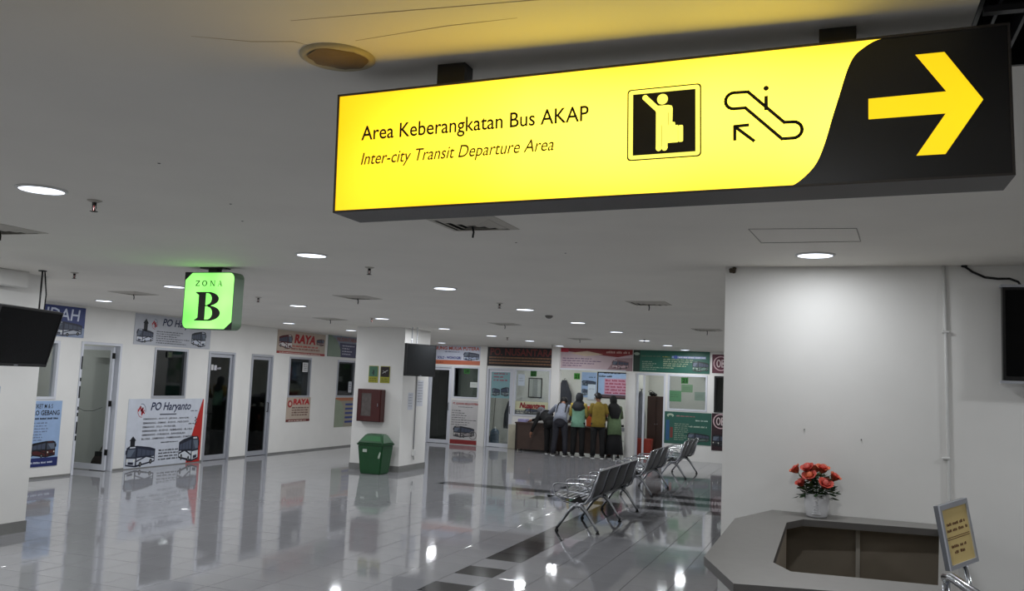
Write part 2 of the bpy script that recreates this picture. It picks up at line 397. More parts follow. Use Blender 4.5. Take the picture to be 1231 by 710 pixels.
def leaf(parent, f, a0, a1, z0, z1, m, gm, hside, X=None, st=.065):
    mb = MB(); d0, d1 = .03, .07
    pb(mb, f, a0, a0+st, d0, d1, z0, z1, m); pb(mb, f, a1-st, a1, d0, d1, z0, z1, m)
    pb(mb, f, a0+st, a1-st, d0, d1, z1-st, z1, m); pb(mb, f, a0+st, a1-st, d0, d1, z0, z0+.10, m)
    L = mb.build('door_leaf', parent)
    mb = MB(); pb(mb, f, a0+st, a1-st, .047, .053, z0+.10, z1-st, gm); mb.build('pane', L)
    mb = MB(); h = a0 + .033 if hside < 0 else a1 - .033
    for d in (.018, .082):
        mb.tube([f(h, .03 if d < .05 else .07, .95), f(h, d - .02 if d < .05 else d + .01, .95), f(h, d - .02 if d < .05 else d + .01, 1.15), f(h, .03 if d < .05 else .07, 1.15)], .009, BLACK, 6)
    mb.build('handle', L)
    return L
fx, fy = mp('x'), mp('y')
window(1, 'x', 10.15, 10.88, 1.25, 2.2, WALU, GLASS, 'window partly hidden by the left pillar, above the sky blue bus poster')
window(2, 'x', 13.0, 13.9, 1.26, 2.2, ALU, DGLASS, 'dark ticket window between the two white bus company banners')
window(3, 'x', 17.28, 18.18, 1.26, 2.2, ALU, DGLASS, 'dark ticket window under the red lettered banner, with a white notice')
window(4, 'x', 19.36, 20.26, 1.26, 2.2, ALU, DGLASS, 'dark ticket window half hidden by the white column')
# door 1 stands open into its room
d1 = frame('door_1', 'x', 11.31, 12.20, 0, 2.22, WALU, 'open glazed door at the left with white frame and black hinges', False)
f1 = lambda a, d, z: (XL - .06 - a, 12.10 + (d - .05), z)
L1 = leaf(d1, f1, 0.0, 0.82, .012, 2.16, WALU, GLASS, 1)
mb = MB()
for z in (.28, 1.12, 1.95): mb.box((XL - .05, 12.045, z), (XL + .006, 12.065, z + .10), BLACK)
mb.build('hinge', d1)
mb = MB(); mb.tube([(XL-.80, 12.12, 1.06), (XL-.6, 12.05, 1.02), (XL-.35, 12.02, 1.03), (XL-.15, 12.02, 1.1)], .004, RUBBER, 5); mb.build('door_cord', d1)
fl = Flat((XL + .0125, 11.32, .55), (0, 1, 0), (0, 0, 1))
for b0, b1 in ((.02, .10), (.13, .33), (.42, .48), (.52, .58), (.72, .92), (1.0, 1.06), (1.2, 1.42)): fl.rect(.006, b0, .034, b1, (.10, .10, .13), 1)
fl.tiny = 1; fl.build('lettering', d1)
d2 = frame('door_2', 'x', 14.5, 15.33, 0, 2.2, ALU, 'closed glass door to the right of the large white poster', False)
leaf(d2, fx, 14.55, 15.28, .01, 2.15, ALU, DGLASS, -1)
d3 = frame('door_3', 'x', 15.88, 16.66, 0, 2.2, ALU, 'closed glass door left of the red lettered banner', False)
leaf(d3, fx, 15.93, 16.61, .01, 2.15, ALU, DGLASS, 1)
fl = Flat((XL - .045, 14.62, 1.80), (0, 1, 0), (0, 0, 1)); fl.rect(.03, .02, .10, .13, (.8, .8, .8)); fl.rect(.12, .02, .2, .12, (.75, .75, .78)); fl.marks(.22, .04, .33, .09, (.7, .7, .72)); fl.build('door_stickers', d2)
d4 = frame('door_4', 'y', -11.2, -10.44, 0, 2.2, WALU, 'glass door beside the grey hanging screen, left of the red and white bus poster', False)
leaf(d4, fy, -11.15, -10.49, .01, 2.15, WALU, DGLASS, 1)
d5 = frame('door_5', 'y', -9.37, -8.57, 0, 2.2, WALU, 'white framed glass door under the dark bus company banner', False)
leaf(d5, fy, -9.32, -8.62, .01, 2.15, WALU, GLASS, 1)
d6 = frame('door_6', 'y', -5.10, -4.33, 0, 2.2, WALU, 'open doorway under the green banner showing a brown cabinet', False, mull=-4.90)
window(5, 'y', -10.42, -9.6, 1.30, 2.2, WALU, DGLASS, 'dark window above the red and white bus poster')
window(6, 'y', -8.55, -7.48, 0.90, 2.2, WALU, GLASS, 'ticket window above the left end of the long desk')
window(7, 'y', -4.27, -3.25, 1.27, 2.2, WALU, GLASS, 'bright ticket window with green notices taped to the glass')
window(8, 'y', -3.08, -2.2, 1.27, 2.2, BLACK, DGLASS, 'dark window beyond the end of the white side wall')
mb = MB(); mb.box((-7.22, YF-.012, 2.22), (-5.39, YF+.06, 2.26), WALU); struct(mb.build('trim_1'))
mb = MB()
for a, b in ((-9.59, -9.38), (-7.47, -7.24)): mb.box((a, YF - .03, 0), (b, YF, HC), WALL)
struct(mb.build('trim_2'))
mb = MB(); mb.lathe([(.13, 0), (.13, 2.2)], WALL, (-5.24, YF - .05, 0), 24); struct(mb.build('trim_3'))

# ------------------------------------------------------------------ ceiling lamps, vents, sprinklers
GLOW = mat('lamp_diffuser', (1, 1, 1), 0.5, emit=(0.90, 0.94, 1.0), estr=3.0, noise=.005)
TRIM = mat('lamp_trim', (0.85, 0.85, 0.84), 0.4, noise=.02)
LAMP = thing('ceiling_downlight', (0, 0, HC))
mb = MB(); R = .115
mb.lathe([(R + .018, 0), (R + .018, -.004), (R + .006, -.011), (R, -.011), (R, -.006)], TRIM, (0, 0, HC), 32); mb.build('trim_ring', LAMP)
mb = MB(); mb.lathe([(R, -.006), (R, -.008)], GLOW, (0, 0, HC), 32, False); mb.build('diffuser', LAMP)
ld = bpy.data.lights.new('downlight', 'AREA'); ld.shape = 'DISK'; ld.size = .22; ld.energy = LAMP_W; ld.color = (0.93, 0.96, 1.0); ld.spread = PI
def add_light(loc, parent, data):
    o = bpy.data.objects.new('downlight', data); C.objects.link(o); o.parent = parent; o.location = (0, 0, -.014); return o
add_light(None, LAMP, ld)
rows = [('in the row above the benches', [(-4.14, 3.56), (-4.02, 6.03), (-3.94, 8.42), (-3.93, 10.92), (-3.87, 13.21), (-3.79, 15.39), (-3.86, 18.14), (-3.73, 20.02), (-3.69, 22.2)]),
        ('in the middle row behind the zone sign', [(-7.43, 8.33), (-7.34, 10.75), (-7.24, 13.05), (-7.22, 15.49), (-7.10, 17.66), (-6.87, 19.5), (-6.86, 21.82)]),
        ('in the row along the left rooms', [(-10.47, 10.27), (-10.25, 14.74), (-10.07, 16.8), (-10.26, 21.9)])]
od = ['nearest to camera', 'second from the camera', 'third from the camera', 'fourth from the camera', 'fifth from the camera', 'sixth from the camera', 'seventh from the camera', 'eighth from the camera', 'last before the far wall']
first = True
for rn, pts in rows:
    for k, (x, y) in enumerate(pts):
        lb = 'round white downlight %s, %s' % (rn, od[8] if k == len(pts) - 1 else od[k])
        if first: LAMP.location = (x, y, HC); tag(LAMP, lb, 'ceiling light', 'round ceiling downlights'); first = False
        else: dup(LAMP, (x, y, HC), lb)
wl = dup(LAMP, (-.18, 6.3, HC), 'round white downlight on its own above the flower vase and right wall')
ld2 = ld.copy(); ld2.energy = LAMP_W * .45
for c_ in wl.children:
    if c_.type == 'LIGHT': c_.data = ld2
dup(LAMP, (-10.3, 12.45, HC), 'round white downlight hidden behind the green zone sign')
for x, y in ((-4.1, 1.1), (-7.5, 5.9), (-7.5, 3.5), (-7.5, 1.1), (-10.4, 7.9), (-10.4, 5.4), (-10.4, 2.5), (-.2, 3.7), (-.2, -.6), (2.6, 6.0), (3.2, 2.6), (-4.1, -1.2)):
    dup(LAMP, (x, y, HC), 'round white ceiling downlight outside the frame of the picture')
# lamps of the lit ticket rooms
ROOM = thing('room_lamp', (0, 0, HC)); mb = MB(); mb.cbox((-.5, -.06, HC - .05), (.5, .06, HC), TRIM, .01); mb.build('lamp_body', ROOM)
mb = MB(); mb.cbox((-.48, -.045, HC - .06), (.48, .045, HC - .051), GLOW, .003); mb.build('diffuser', ROOM)
rd = bpy.data.lights.new('room_light', 'AREA'); rd.shape = 'RECTANGLE'; rd.size = .95; rd.size_y = .09; rd.energy = ROOM_W; rd.color = (.97, 1.0, 1.0)
o = bpy.data.objects.new('room_light', rd); C.objects.link(o); o.parent = ROOM; o.location = (0, 0, -.068)
ROOM.location = (-8.4, 24.3, HC); tag(ROOM, 'white batten lamp inside the ticket room behind the long desk', 'ceiling light')
dup(ROOM, (-6.3, 24.3, HC), 'white batten lamp inside the open ticket room behind the standing people')
dup(ROOM, (-4.2, 24.3, HC), 'white batten lamp inside the room with the brown cabinet')
dup(ROOM, (-13.4, 11.2, HC), 'white batten lamp inside the room behind the open left door')

VENT = thing('ceiling_vent', (0, 0, HC)); GRY = mat('vent_paint', (0.74, 0.72, 0.68), 0.6, noise=.04); DK = mat('vent_shadow_gap', (0.09, 0.09, 0.085), 0.9, noise=.05)
def sq(mb, r0, r1, z0, z1, m):                      # sloping square ring
    a = [(r0, r0), (-r0, r0), (-r0, -r0), (r0, -r0)]; b = [(r1, r1), (-r1, r1), (-r1, -r1), (r1, -r1)]
    vs = [(x, y, HC + z0) for x, y in a] + [(x, y, HC + z1) for x, y in b]
    vs += [(x, y, HC + z0 + .004) for x, y in a] + [(x, y, HC + z1 + .004) for x, y in b]
    fs = []
    for k in range(4):
        j = (k + 1) % 4; fs += [[k, j, 4+j, 4+k], [8+k, 12+k, 12+j, 8+j], [k, 8+k, 8+j, j], [4+k, 4+j, 12+j, 12+k]]
    mb.add(vs, fs, m)
mb = MB(); mb.box((-.19, -.19, HC - .003), (.19, .19, HC), DK); mb.build('backing', VENT)
mb = MB(); sq(mb, .225, .180, -.003, -.011, GRY); mb.build('vent_frame', VENT)
for k in range(3):
    mb = MB(); r = .165 - k * .05; sq(mb, r, r - .036, -.006, -.018, GRY); mb.build('louvre', VENT)
mb = MB(); mb.tube([(0, 0, HC - .02), (.006, .01, HC - .05), (.0, .014, HC - .085)], .006, RUBBER, 6); mb.build('hanging_strip', VENT)
vents = [((-2.12, 4.88), 'square ceiling vent just below the yellow sign'), ((-5.75, 4.62), 'square ceiling vent at the far left edge of the picture'),
         ((-8.82, 9.14), 'square ceiling vent left of the green zone sign'), ((-5.61, 9.47), 'square ceiling vent nearest above the white column'),
         ((-2.07, 9.9), 'square ceiling vent left of the white side wall, nearer one'), ((-8.44, 13.36), 'square ceiling vent before the column beside a small lamp'),
         ((-5.33, 13.83), 'square ceiling vent in the middle, in front of the dark banner'), ((-2.04, 14.33), 'square ceiling vent left of the white side wall, farther one'),
         ((-5.25, 18.1), 'small looking square ceiling vent nearest the far wall')]
for k, ((x, y), lb) in enumerate(vents):
    if k == 0: VENT.location = (x, y, HC); tag(VENT, lb, 'vent', 'square ceiling diffusers')
    else: dup(VENT, (x, y, HC), lb)
SPR = thing('sprinkler', (0, 0, HC)); DM = mat('dark_metal', (0.16, 0.15, 0.14), 0.4, 0.7, noise=.05)
mb = MB(); mb.lathe([(.042, 0), (.042, -.003), (.02, -.012), (.016, -.012)], GRY, (0, 0, HC), 20); mb.build('rosette', SPR)
mb = MB(); mb.lathe([(.013, -.01), (.013, -.028), (.009, -.03)], DM, (0, 0, HC), 12)
for s in (-1, 1): mb.tube([(s*.011, 0, HC-.028), (s*.016, 0, HC-.045), (s*.006, 0, HC-.062)], .003, DM, 5)
mb.lathe([(.004, -.028), (.004, -.06)], mat('red_bulb', (.5, .1, .08), .2, noise=.02), (0, 0, HC), 8); mb.build('sprinkler_head', SPR)
mb = MB(); mb.lathe([(.006, -.06), (.022, -.063), (.022, -.066), (.004, -.068)], DM, (0, 0, HC), 14); mb.build('deflector', SPR)
spr = [((-4.09, 3.88), 'small ceiling sprinkler right of the large left downlight'), ((-3.92, 6.79), 'small ceiling sprinkler right of and below the downlight beside the zone sign'),
       ((-7.62, 7.05), 'small ceiling sprinkler above the left pillar screen'), ((-7.15, 9.57), 'small ceiling sprinkler right of the green zone sign'),
       ((-3.96, 10.07), 'small ceiling sprinkler in the middle above the dark banner'), ((-7.4, 12.99), 'small ceiling sprinkler touching the downlight above the white column'),
       ((-6.91, 18.13), 'small ceiling sprinkler near the far wall above the dark banner'), ((-6.88, 21.26), 'small ceiling sprinkler closest to the far wall'),
       ((-3.75, 17.6), 'small ceiling sprinkler between the last downlights above the green banner')]
for k, ((x, y), lb) in enumerate(spr):
    if k == 0: SPR.location = (x, y, HC); tag(SPR, lb, 'sprinkler', 'ceiling sprinklers')
    else: dup(SPR, (x, y, HC), lb)
mb = MB(); mb.lathe([(.055, 0), (.055, -.02), (.04, -.035), (.02, -.045)], mat('detector_grey', (.42, .41, .39), .5, noise=.05), (-3.92, 11.91, HC), 20)
sd = mb.build('smoke_detector', origin=(-3.92, 11.91, HC)); tag(sd, 'round grey smoke detector on the ceiling between two downlights', 'detector')
# old round ceiling fitting near the big sign
pt = thing('blanked_fitting', (-1.42, 2.20, HC)); tag(pt, 'round ceiling fitting with a stained brown cover above the yellow sign', 'ceiling fitting')
mb = MB(); mb.lathe([(.112, 0), (.112, -.004), (.098, -.010), (.085, -.006)], mat('old_cream_ring', (.74, .69, .55), .6, noise=.12, nscale=14), (-1.42, 2.20, HC), 40); mb.build('ring', pt)
mb = MB(); n = 36; vs = []
for k in range(n):
    q = 2*PI*k/n; r = .086 + .006*math.sin(3*q+1) + .004*math.sin(7*q); vs.append((-1.42 + r*math.cos(q), 2.20 + r*math.sin(q), HC-.009 - .004*math.sin(2*q)))
mb.add(vs, [list(range(n))[::-1]], mat('stained_brown_cover', (.47, .39, .27), .75, noise=.15, nscale=9)); mb.build('cover', pt)
# black slatted grille
gr = thing('ceiling_grille', (.7, 2.15, HC)); tag(gr, 'black slatted ceiling grille behind the right end of the yellow sign', 'grille')
mb = MB(); mb.box((gx0+.002, gy0+.002, HC+.001), (gx0+.012, gy1-.002, HC+.25), BLACK); mb.box((gx1-.012, gy0+.002, HC+.001), (gx1-.002, gy1-.002, HC+.25), BLACK)
mb.box((gx0+.012, gy0+.002, HC+.001), (gx1-.012, gy0+.012, HC+.25), BLACK); mb.box((gx0+.012, gy1-.012, HC+.001), (gx1-.012, gy1-.002, HC+.25), BLACK); mb.box((gx0+.002, gy0+.002, HC+.25), (gx1-.002, gy1-.002, HC+.26), BLACK)
mb.build('grille_box', gr)
DG = mat('grille_slat', (.17, .17, .18), .4, noise=.05)
for k in range(11):
    x = gx0 + .045 + k*.068; mb = MB(); mb.box((x, gy0+.014, HC+.006), (x+.008, gy1-.014, HC+.06), DG); mb.build('slat', gr)
mb = MB(); mb.box((gx0+.014, 2.30, HC-.012), (gx1-.014, 2.325, HC+.004), DG); mb.build('cross_bar', gr)

# ------------------------------------------------------------------ big yellow light box
def emis(name, c1, c2, tube=None, s1=1.0, s2=1.4, rough=.35, nscale=1.5):
    m = bpy.data.materials.new(name); m.use_nodes = True; nt = m.node_tree; b = nt.nodes['Principled BSDF']
    tc = nt.nodes.new('ShaderNodeTexCoord'); n = nt.nodes.new('ShaderNodeTexNoise'); n.inputs['Scale'].default_value = nscale; n.inputs['Detail'].default_value = 1
    nt.links.new(tc.outputs['Object'], n.inputs['Vector'])
    mr = nt.nodes.new('ShaderNodeMapRange'); mr.inputs[1].default_value = .35; mr.inputs[2].default_value = .65; nt.links.new(n.outputs['Fac'], mr.inputs[0])
    if tube:      # fluorescent tubes behind the acrylic: brightest along the middle, weaker at the ends
        sx = nt.nodes.new('ShaderNodeSeparateXYZ'); nt.links.new(tc.outputs['Object'], sx.inputs[0])
        def M(op, a, b):
            q = nt.nodes.new('ShaderNodeMath'); q.operation = op; q.use_clamp = op in ('MULTIPLY', 'SUBTRACT')
            for k, v in enumerate((a, b)):
                if hasattr(v, 'links'): nt.links.new(v, q.inputs[k])
                else: q.inputs[k].default_value = v
            return q.outputs[0]
        zz = M('DIVIDE', M('ADD', sx.outputs[2], -tube[1]), tube[2]); zf = M('SUBTRACT', 1.0, M('POWER', M('ABSOLUTE', zz, 0), 2.2))
        xf = M('MULTIPLY', M('ADD', sx.outputs[0], tube[0]), 1.6); lf = M('MULTIPLY', zf, xf)
        class _O: pass
        mr2 = nt.nodes.new('ShaderNodeMath'); mr2.operation = 'MULTIPLY_ADD'; mr2.inputs[1].default_value = .30; nt.links.new(mr.outputs[0], mr2.inputs[0]); sc = M('MULTIPLY', lf, .75); nt.links.new(sc, mr2.inputs[2]); mr = mr2
    mx = nt.nodes.new('ShaderNodeMix'); mx.data_type = 'RGBA'; nt.links.new(mr.outputs[0], mx.inputs[0]); mx.inputs[6].default_value = c1 + (1,); mx.inputs[7].default_value = c2 + (1,)
    b.inputs['Base Color'].default_value = c1 + (1,); b.inputs['Roughness'].default_value = rough
    nt.links.new(mx.outputs[2], b.inputs['Emission Color'])
    m2 = nt.nodes.new('ShaderNodeMapRange'); m2.inputs[3].default_value = s1; m2.inputs[4].default_value = s2; nt.links.new(mr.outputs[0], m2.inputs[0]); nt.links.new(m2.outputs[0], b.inputs['Emission Strength'])
    return m
YEL = emis('lit_yellow_acrylic', (1.0, .56, .002), (1.0, .82, .075), tube=(.93, .19, .22), s1=.95, s2=2.9)
YEL2 = emis('lit_yellow_arrow', (1.0, .64, .006), (1.0, .72, .01), s1=.78, s2=.9)
YELL = emis('lit_pale_yellow', (1.0, .90, .12), (1.0, .92, .14), s1=1.1, s2=1.1)
SB = mat('sign_black_vinyl', (.17, .17, .18), .32, noise=.04); SK = mat('sign_case_metal', (.29, .275, .27), .45, .2, noise=.05); INK = mat('sign_ink', (.10, .085, .05), .5, noise=.02)
W, Hs, Ts, yaw, rol = 1.828, .369, .166, .005, .022
O = Vector((-1.453, 2.277, 2.353)); U = Vector((math.cos(yaw)*math.cos(rol), math.sin(yaw)*math.cos(rol), math.sin(rol))); N = Vector((-math.sin(yaw), math.cos(yaw), 0)); V = U.cross(N) * -1
if V.z < 0: V = -V
sg = thing('hanging_light_box', O + U*W/2 + N*Ts/2); tag(sg, 'long yellow and black illuminated departure sign hanging from the ceiling', 'sign')
mb = MB(); e = .004
mb.prism([O + N*e, O + N*e + U*W, O + N*e + U*W + V*Hs, O + N*e + V*Hs], N*(Ts - e), SK)
for a0, b0, a1, b1 in ((0, 0, W, .006), (0, Hs-.006, W, Hs), (0, .006, .006, Hs-.006), (W-.006, .006, W, Hs-.006)):
    mb.prism([O + U*a0 + V*b0, O + U*a1 + V*b0, O + U*a1 + V*b1, O + U*a0 + V*b1], N*e, SK)
mb.build('case', sg)
fl = Flat(O + N*e, U, V, .0003); curve = [(1.5733, .3696), (1.5363, .3610), (1.5056, .345), (1.4822, .3242), (1.4651, .2877), (1.4473, .23), (1.4294, .1722), (1.4114, .1103), (1.3914, .0612), (1.365, .0292), (1.3323, .0059)]
cv = [(min(a, W), min(max(b, .004), Hs-.004)) for a, b in curve] + [(1.30, .004)]
def crom(P, n=5):
    o = []
    for i in range(len(P)-1):
        p0, p1, p2, p3 = P[max(0, i-1)], P[i], P[i+1], P[min(len(P)-1, i+2)]
        for k in range(n):
            t_ = k/n; o.append(tuple(.5*((2*p1[q]) + (-p0[q]+p2[q])*t_ + (2*p0[q]-5*p1[q]+4*p2[q]-p3[q])*t_*t_ + (-p0[q]+3*p1[q]-3*p2[q]+p3[q])*t_**3) for q in (0, 1)))
    return o + [P[-1]]
cv = crom(cv)
for (a0, b0), (a1, b1) in zip(cv[:-1], cv[1:]): fl.poly([(.004, b0), (.004, b1), (a1, b1), (a0, b0)][::-1], YEL, 0)
fl.build('yellow_face', sg)
for (a0, b0), (a1, b1) in zip(cv[:-1], cv[1:]): fl.poly([(a0, b0), (a1, b1), (W-.005, b1), (W-.005, b0)][::-1], SB, 0)
fl.build('black_face', sg)
AR = [(1.5143, .2131), (1.688, .215), (1.6223, .3134), (1.6866, .3133), (1.7666, .1876), (1.6823, .0613), (1.6188, .0617), (1.6853, .1606), (1.5134, .1608)]
A = AR; fl.poly([A[0], A[8], A[7], A[1]], YEL2, 1); fl.poly([A[1], A[4], A[3], A[2]], YEL2, 1); fl.poly([A[7], A[6], A[5], A[4]], YEL2, 1); fl.poly([A[1], A[7], A[4]], YEL2, 1)
fl.build('arrow', sg)
fl.text('Area Keberangkatan Bus AKAP', .0870, .2045, .7995, .2630, INK, 1, 0, .010, 4)
fl.build('lettering', sg)
fl.text('Inter-city Transit Departure Area', .0860, .1310, .7070, .1800, mat('sign_brown_ink', (.42, .33, .04), .5, noise=.02), 1, .22, .006, 4)
fl.build('lettering', sg)
# traveller pictogram
def rr(a0, b0, a1, b1, r, n=6):
    o = []
    for cx, cy, q in ((a1-r, b1-r, 0), (a0+r, b1-r, PI/2), (a0+r, b0+r, PI), (a1-r, b0+r, 1.5*PI)):
        o += [(cx + r*math.cos(q + PI/2*i/n), cy + r*math.sin(q + PI/2*i/n)) for i in range(n+1)]
    return o
fl.poly(rr(.9075, .097, 1.106, .295, .010), INK, 1); fl.poly(rr(.911, .1005, 1.1025, .2915, .009), YELL, 2); fl.rect(.9235, .1112, 1.0908, .2802, INK, 3)
fl.ell(1.0035, .2600, .0146, .0146, YELL, 4, 24)
fl.line([(.9580, .2670), (.9900, .2340)], .0145, YELL, 4); fl.ell(.9565, .2685, .0074, .0074, YELL, 4, 12)
fl.poly([(.9862, .125), (1.0175, .125), (1.0175, .1400), (1.0185, .2430), (.992, .2430), (.9862, .229)], YELL, 4)
fl.poly([(1.0175, .139), (1.0450, .139), (1.0450, .1860), (1.038, .1860), (1.0370, .1945), (1.0302, .1955), (1.0310, .2330), (1.0285, .2400), (1.0185, .2430)], YELL, 4); fl.poly(rr(1.0455, .1395, 1.0585, .1850, .004), YELL, 4)
for a in (.9938, 1.0095): fl.ell(a, .1260, .0076, .0076, YELL, 4, 14)
fl.rect(1.0012, .120, 1.0022, .188, INK, 5); fl.rect(1.0192, .187, 1.0202, .222, INK, 5)
fl.build('traveller_symbol', sg)
lw = .0086
a0 = [(1.1900 + .0215*math.cos(q), .2387 + .0215*math.sin(q)) for q in [PI/2 + PI*i/10 for i in range(11)]]
a1 = [(1.3363 + .0210*math.cos(q), .1488 + .0210*math.sin(q)) for q in [-PI/2 + PI*i/10 for i in range(11)]]
fl.line([(1.2255, .2590)] + a0 + [(1.2186, .2170), (1.3085, .1278)] + a1 + [(1.3144, .1705)], lw, INK, 1, True)
fl.ell(1.2707, .2642, .0068, .0068, INK, 1, 16); fl.poly([(1.2655, .206), (1.2750, .206), (1.2750, .2440), (1.2663, .2440)], INK, 1); fl.poly([(1.2590, .2240), (1.2672, .2240), (1.2672, .2150)][::-1], INK, 1)
fl.line([(1.2390, .1285), (1.1945, .1670)], lw, INK, 1); fl.line([(1.1915, .1350), (1.1915, .1700), (1.2250, .1710)], lw, INK, 1)
fl.build('escalator_symbol', sg)
for a in (.355, 1.445):
    mb = MB(); c = O + U*a + N*Ts/2 + V*Hs; mb.box((c.x-.045, c.y-.03, c.z-.004), (c.x+.045, c.y+.03, HC-.0005), mat('mount_black', (.12, .11, .10), .5, noise=.05)); mb.build('mounting_bracket', sg)

# ------------------------------------------------------------------ green zone sign
GRN = emis('lit_green_acrylic', (.20, .92, .12), (.48, 1.0, .30), s1=.95, s2=1.25, nscale=2.2)
GCASE = mat('green_grey_case', (.42, .52, .42), .4, noise=.04)
zs = thing('zone_light_box', (-5.57, 6.77, 2.22)); tag(zs, 'green illuminated box sign with a black letter B hanging from the ceiling', 'sign')
mb = MB(); pts = rr(-5.857, 2.222, -5.283, 2.762, .06, 5)
mb.prism([(a, 6.703, b) for a, b in pts], (0, .137, 0), GCASE); mb.build('case', zs)
fl = Flat((-5.857, 6.7035, 2.222), (1, 0, 0), (0, 0, 1), .0008); wz, hz = .574, .540
fl.poly(rr(.008, .008, wz-.008, hz-.008, .055, 6), GRN, 0); fl.build('green_face', zs)
mb = MB(); mb.prism([(-5.857, 6.6995, 2.762), (-5.857, 6.6995, 2.680), (-5.765, 6.6995, 2.762)], (0, .004, 0), BLACK); mb.build('corner_plate', zs); mb = MB(); mb.prism([(-5.283, 6.6995, 2.222), (-5.283, 6.6995, 2.300), (-5.375, 6.6995, 2.222)], (0, .004, 0), BLACK); mb.build('corner_plate', zs)
K = INK
def serifB(f, a, b, w, h, k=1):
    s = h * .055
    f.rect(a, b, a + w*.62, b + s*.8, K, k); f.rect(a, b + h - s*.8, a + w*.60, b + h, K, k)
    f.rect(a + w*.12, b + s*.5, a + w*.40, b + h - s*.5, K, k)
    f.poly([(a + w*.02, b+s*.8), (a + w*.14, b+s*.8), (a + w*.14, b + s*2.2)], K, k); f.poly([(a + w*.14, b + h - s*2.2), (a + w*.14, b+h-s*.8), (a + w*.02, b + h - s*.8)], K, k)
    # bowls: outer half ellipse minus inner, stroke thick at the right and thin at top and bottom
    def bowl(cx, cy, rx, ry, tx, ty):
        n = 16
        for i in range(n):
            p, q = -PI/2 + PI*i/n, -PI/2 + PI*(i+1)/n
            f.poly([(cx + (rx-tx)*math.cos(p), cy + (ry-ty)*math.sin(p)), (cx + rx*math.cos(p), cy + ry*math.sin(p)), (cx + rx*math.cos(q), cy + ry*math.sin(q)), (cx + (rx-tx)*math.cos(q), cy + (ry-ty)*math.sin(q))], K, k)
    bowl(a + w*.50, b + h*.265, w*.50, h*.265, w*.31, s*.9); bowl(a + w*.48, b + h*.76, w*.44, h*.24, w*.28, s*.9)
    f.rect(a + w*.34, b + h*.505, a + w*.62, b + h*.545, K, k); f.rect(a + w*.34, b, a + w*.54, b+s*.8, K, k)
serifB(fl, .142, .080, .290, .272); fl.build('letter_b', zs)
z0_, z1_ = .408, .460
def zona(f):
    h = z1_ - z0_; t = .007; T_ = .011; k = 1
    a = .128; f.rect(a, z0_, a+.048, z0_+t, K, k); f.rect(a+.002, z1_-t, a+.048, z1_, K, k); f.poly([(a, z0_+t), (a+.014, z0_+t), (a+.048, z1_-t), (a+.034, z1_-t)], K, k)
    f.rect(a+.001, z1_-.014, a+.005, z1_, K, k); f.rect(a+.045, z0_, a+.049, z0_+.014, K, k)
    f.build('letter', zs); f.ring(.232, (z0_+z1_)/2, .030, h/2+.001, .013, .007, K, k)
    f.build('letter', zs); a = .300; f.rect(a, z0_, a+t, z1_, K, k); f.rect(a+.043, z0_, a+.043+t, z1_, K, k); f.poly([(a-.002, z1_), (a+.036, z0_), (a+.048, z0_), (a+.010, z1_)], K, k)
    f.rect(a-.006, z0_, a+.010, z0_+.003, K, k); f.rect(a+.036, z1_-.003, a+.054, z1_, K, k); f.rect(a-.008, z1_-.003, a+.006, z1_, K, k)
    f.build('letter', zs); a = .384; f.poly([(a+.004, z0_), (a+.008, z0_), (a+.027, z1_), (a+.023, z1_)], K, k); f.poly([(a+.036, z0_), (a+.048, z0_), (a+.029, z1_), (a+.022, z1_)], K, k)
    f.rect(a+.012, z0_+.016, a+.038, z0_+.020, K, k); f.rect(a-.002, z0_, a+.014, z0_+.003, K, k); f.rect(a+.030, z0_, a+.054, z0_+.003, K, k)
zona(fl); fl.build('letter', zs)
mb = MB(); mb.box((-5.615, 6.73, 2.758), (-5.525, 6.81, HC-.0005), MATS['mount_black']); mb.box((-5.70, 6.71, HC-.012), (-5.44, 6.83, HC-.0004), MATS['mount_black']); mb.build('mounting_bracket', zs)

# ------------------------------------------------------------------ banners and posters, left wall
Y_, Z_ = (0, 1, 0), (0, 0, 1)
NAVY = (0.12, 0.16, 0.30); RED = (0.72, 0.16, 0.14); BK = (0.10, 0.11, 0.14); WH = (0.86, 0.88, 0.90)
G1 = 'company banners above the left rooms'; G2 = 'company posters under the windows'
o, f = poster('shop_banner', (XL, 10.2, 2.27), Y_, Z_, 1.13, .50, (.20, .25, .47), 'blue banner with white capital letters and a bus, behind the hanging left screen', 'banner', G1)
f.text('INDAH', .12, .27, 1.02, .46, (.82, .85, .92), 2, .1, .01); f.build('lettering', o)
f.rect(.0, .0, 1.13, .16, (.55, .60, .70), 1); f.bus(.50, .01, .58, .24, (.70, .72, .76), (.16, .17, .24), 2); f.bus(.06, .01, .45, .22, (.66, .68, .72), (.16, .17, .24), 2); f.build('bus_picture', o)
o, f = poster('bus_poster', (XL, 10.18, .19), Y_, Z_, .84, 1.04, (.60, .70, .84), 'sky blue bus poster on the wall between left pillar and open door', 'poster', G2)
f.text('TIKET M & S', .30, .92, .66, .99, BK, 2, 0, .01); f.text('AL PULO GEBANG', .05, .81, .80, .89, BK, 2, 0, .02); f.marks(.20, .745, .78, .775, BK); f.build('lettering', o)
f.rect(0, 0, .84, .14, (.14, .18, .40), 1); f.marks(.08, .05, .76, .08, (.75, .78, .85)); f.bus(.26, .14, .52, .26, (.30, .12, .12), (.09, .08, .10), 2, True); f.build('bus_picture', o)
for k in range(7): f.marks(.30, .68 - k*.045, .30 + random.uniform(.15, .3), .70 - k*.045, (.42, .46, .56))
f.rect(.0, .14, .25, .60, (.74, .72, .76), 1); f.build('route_list', o)
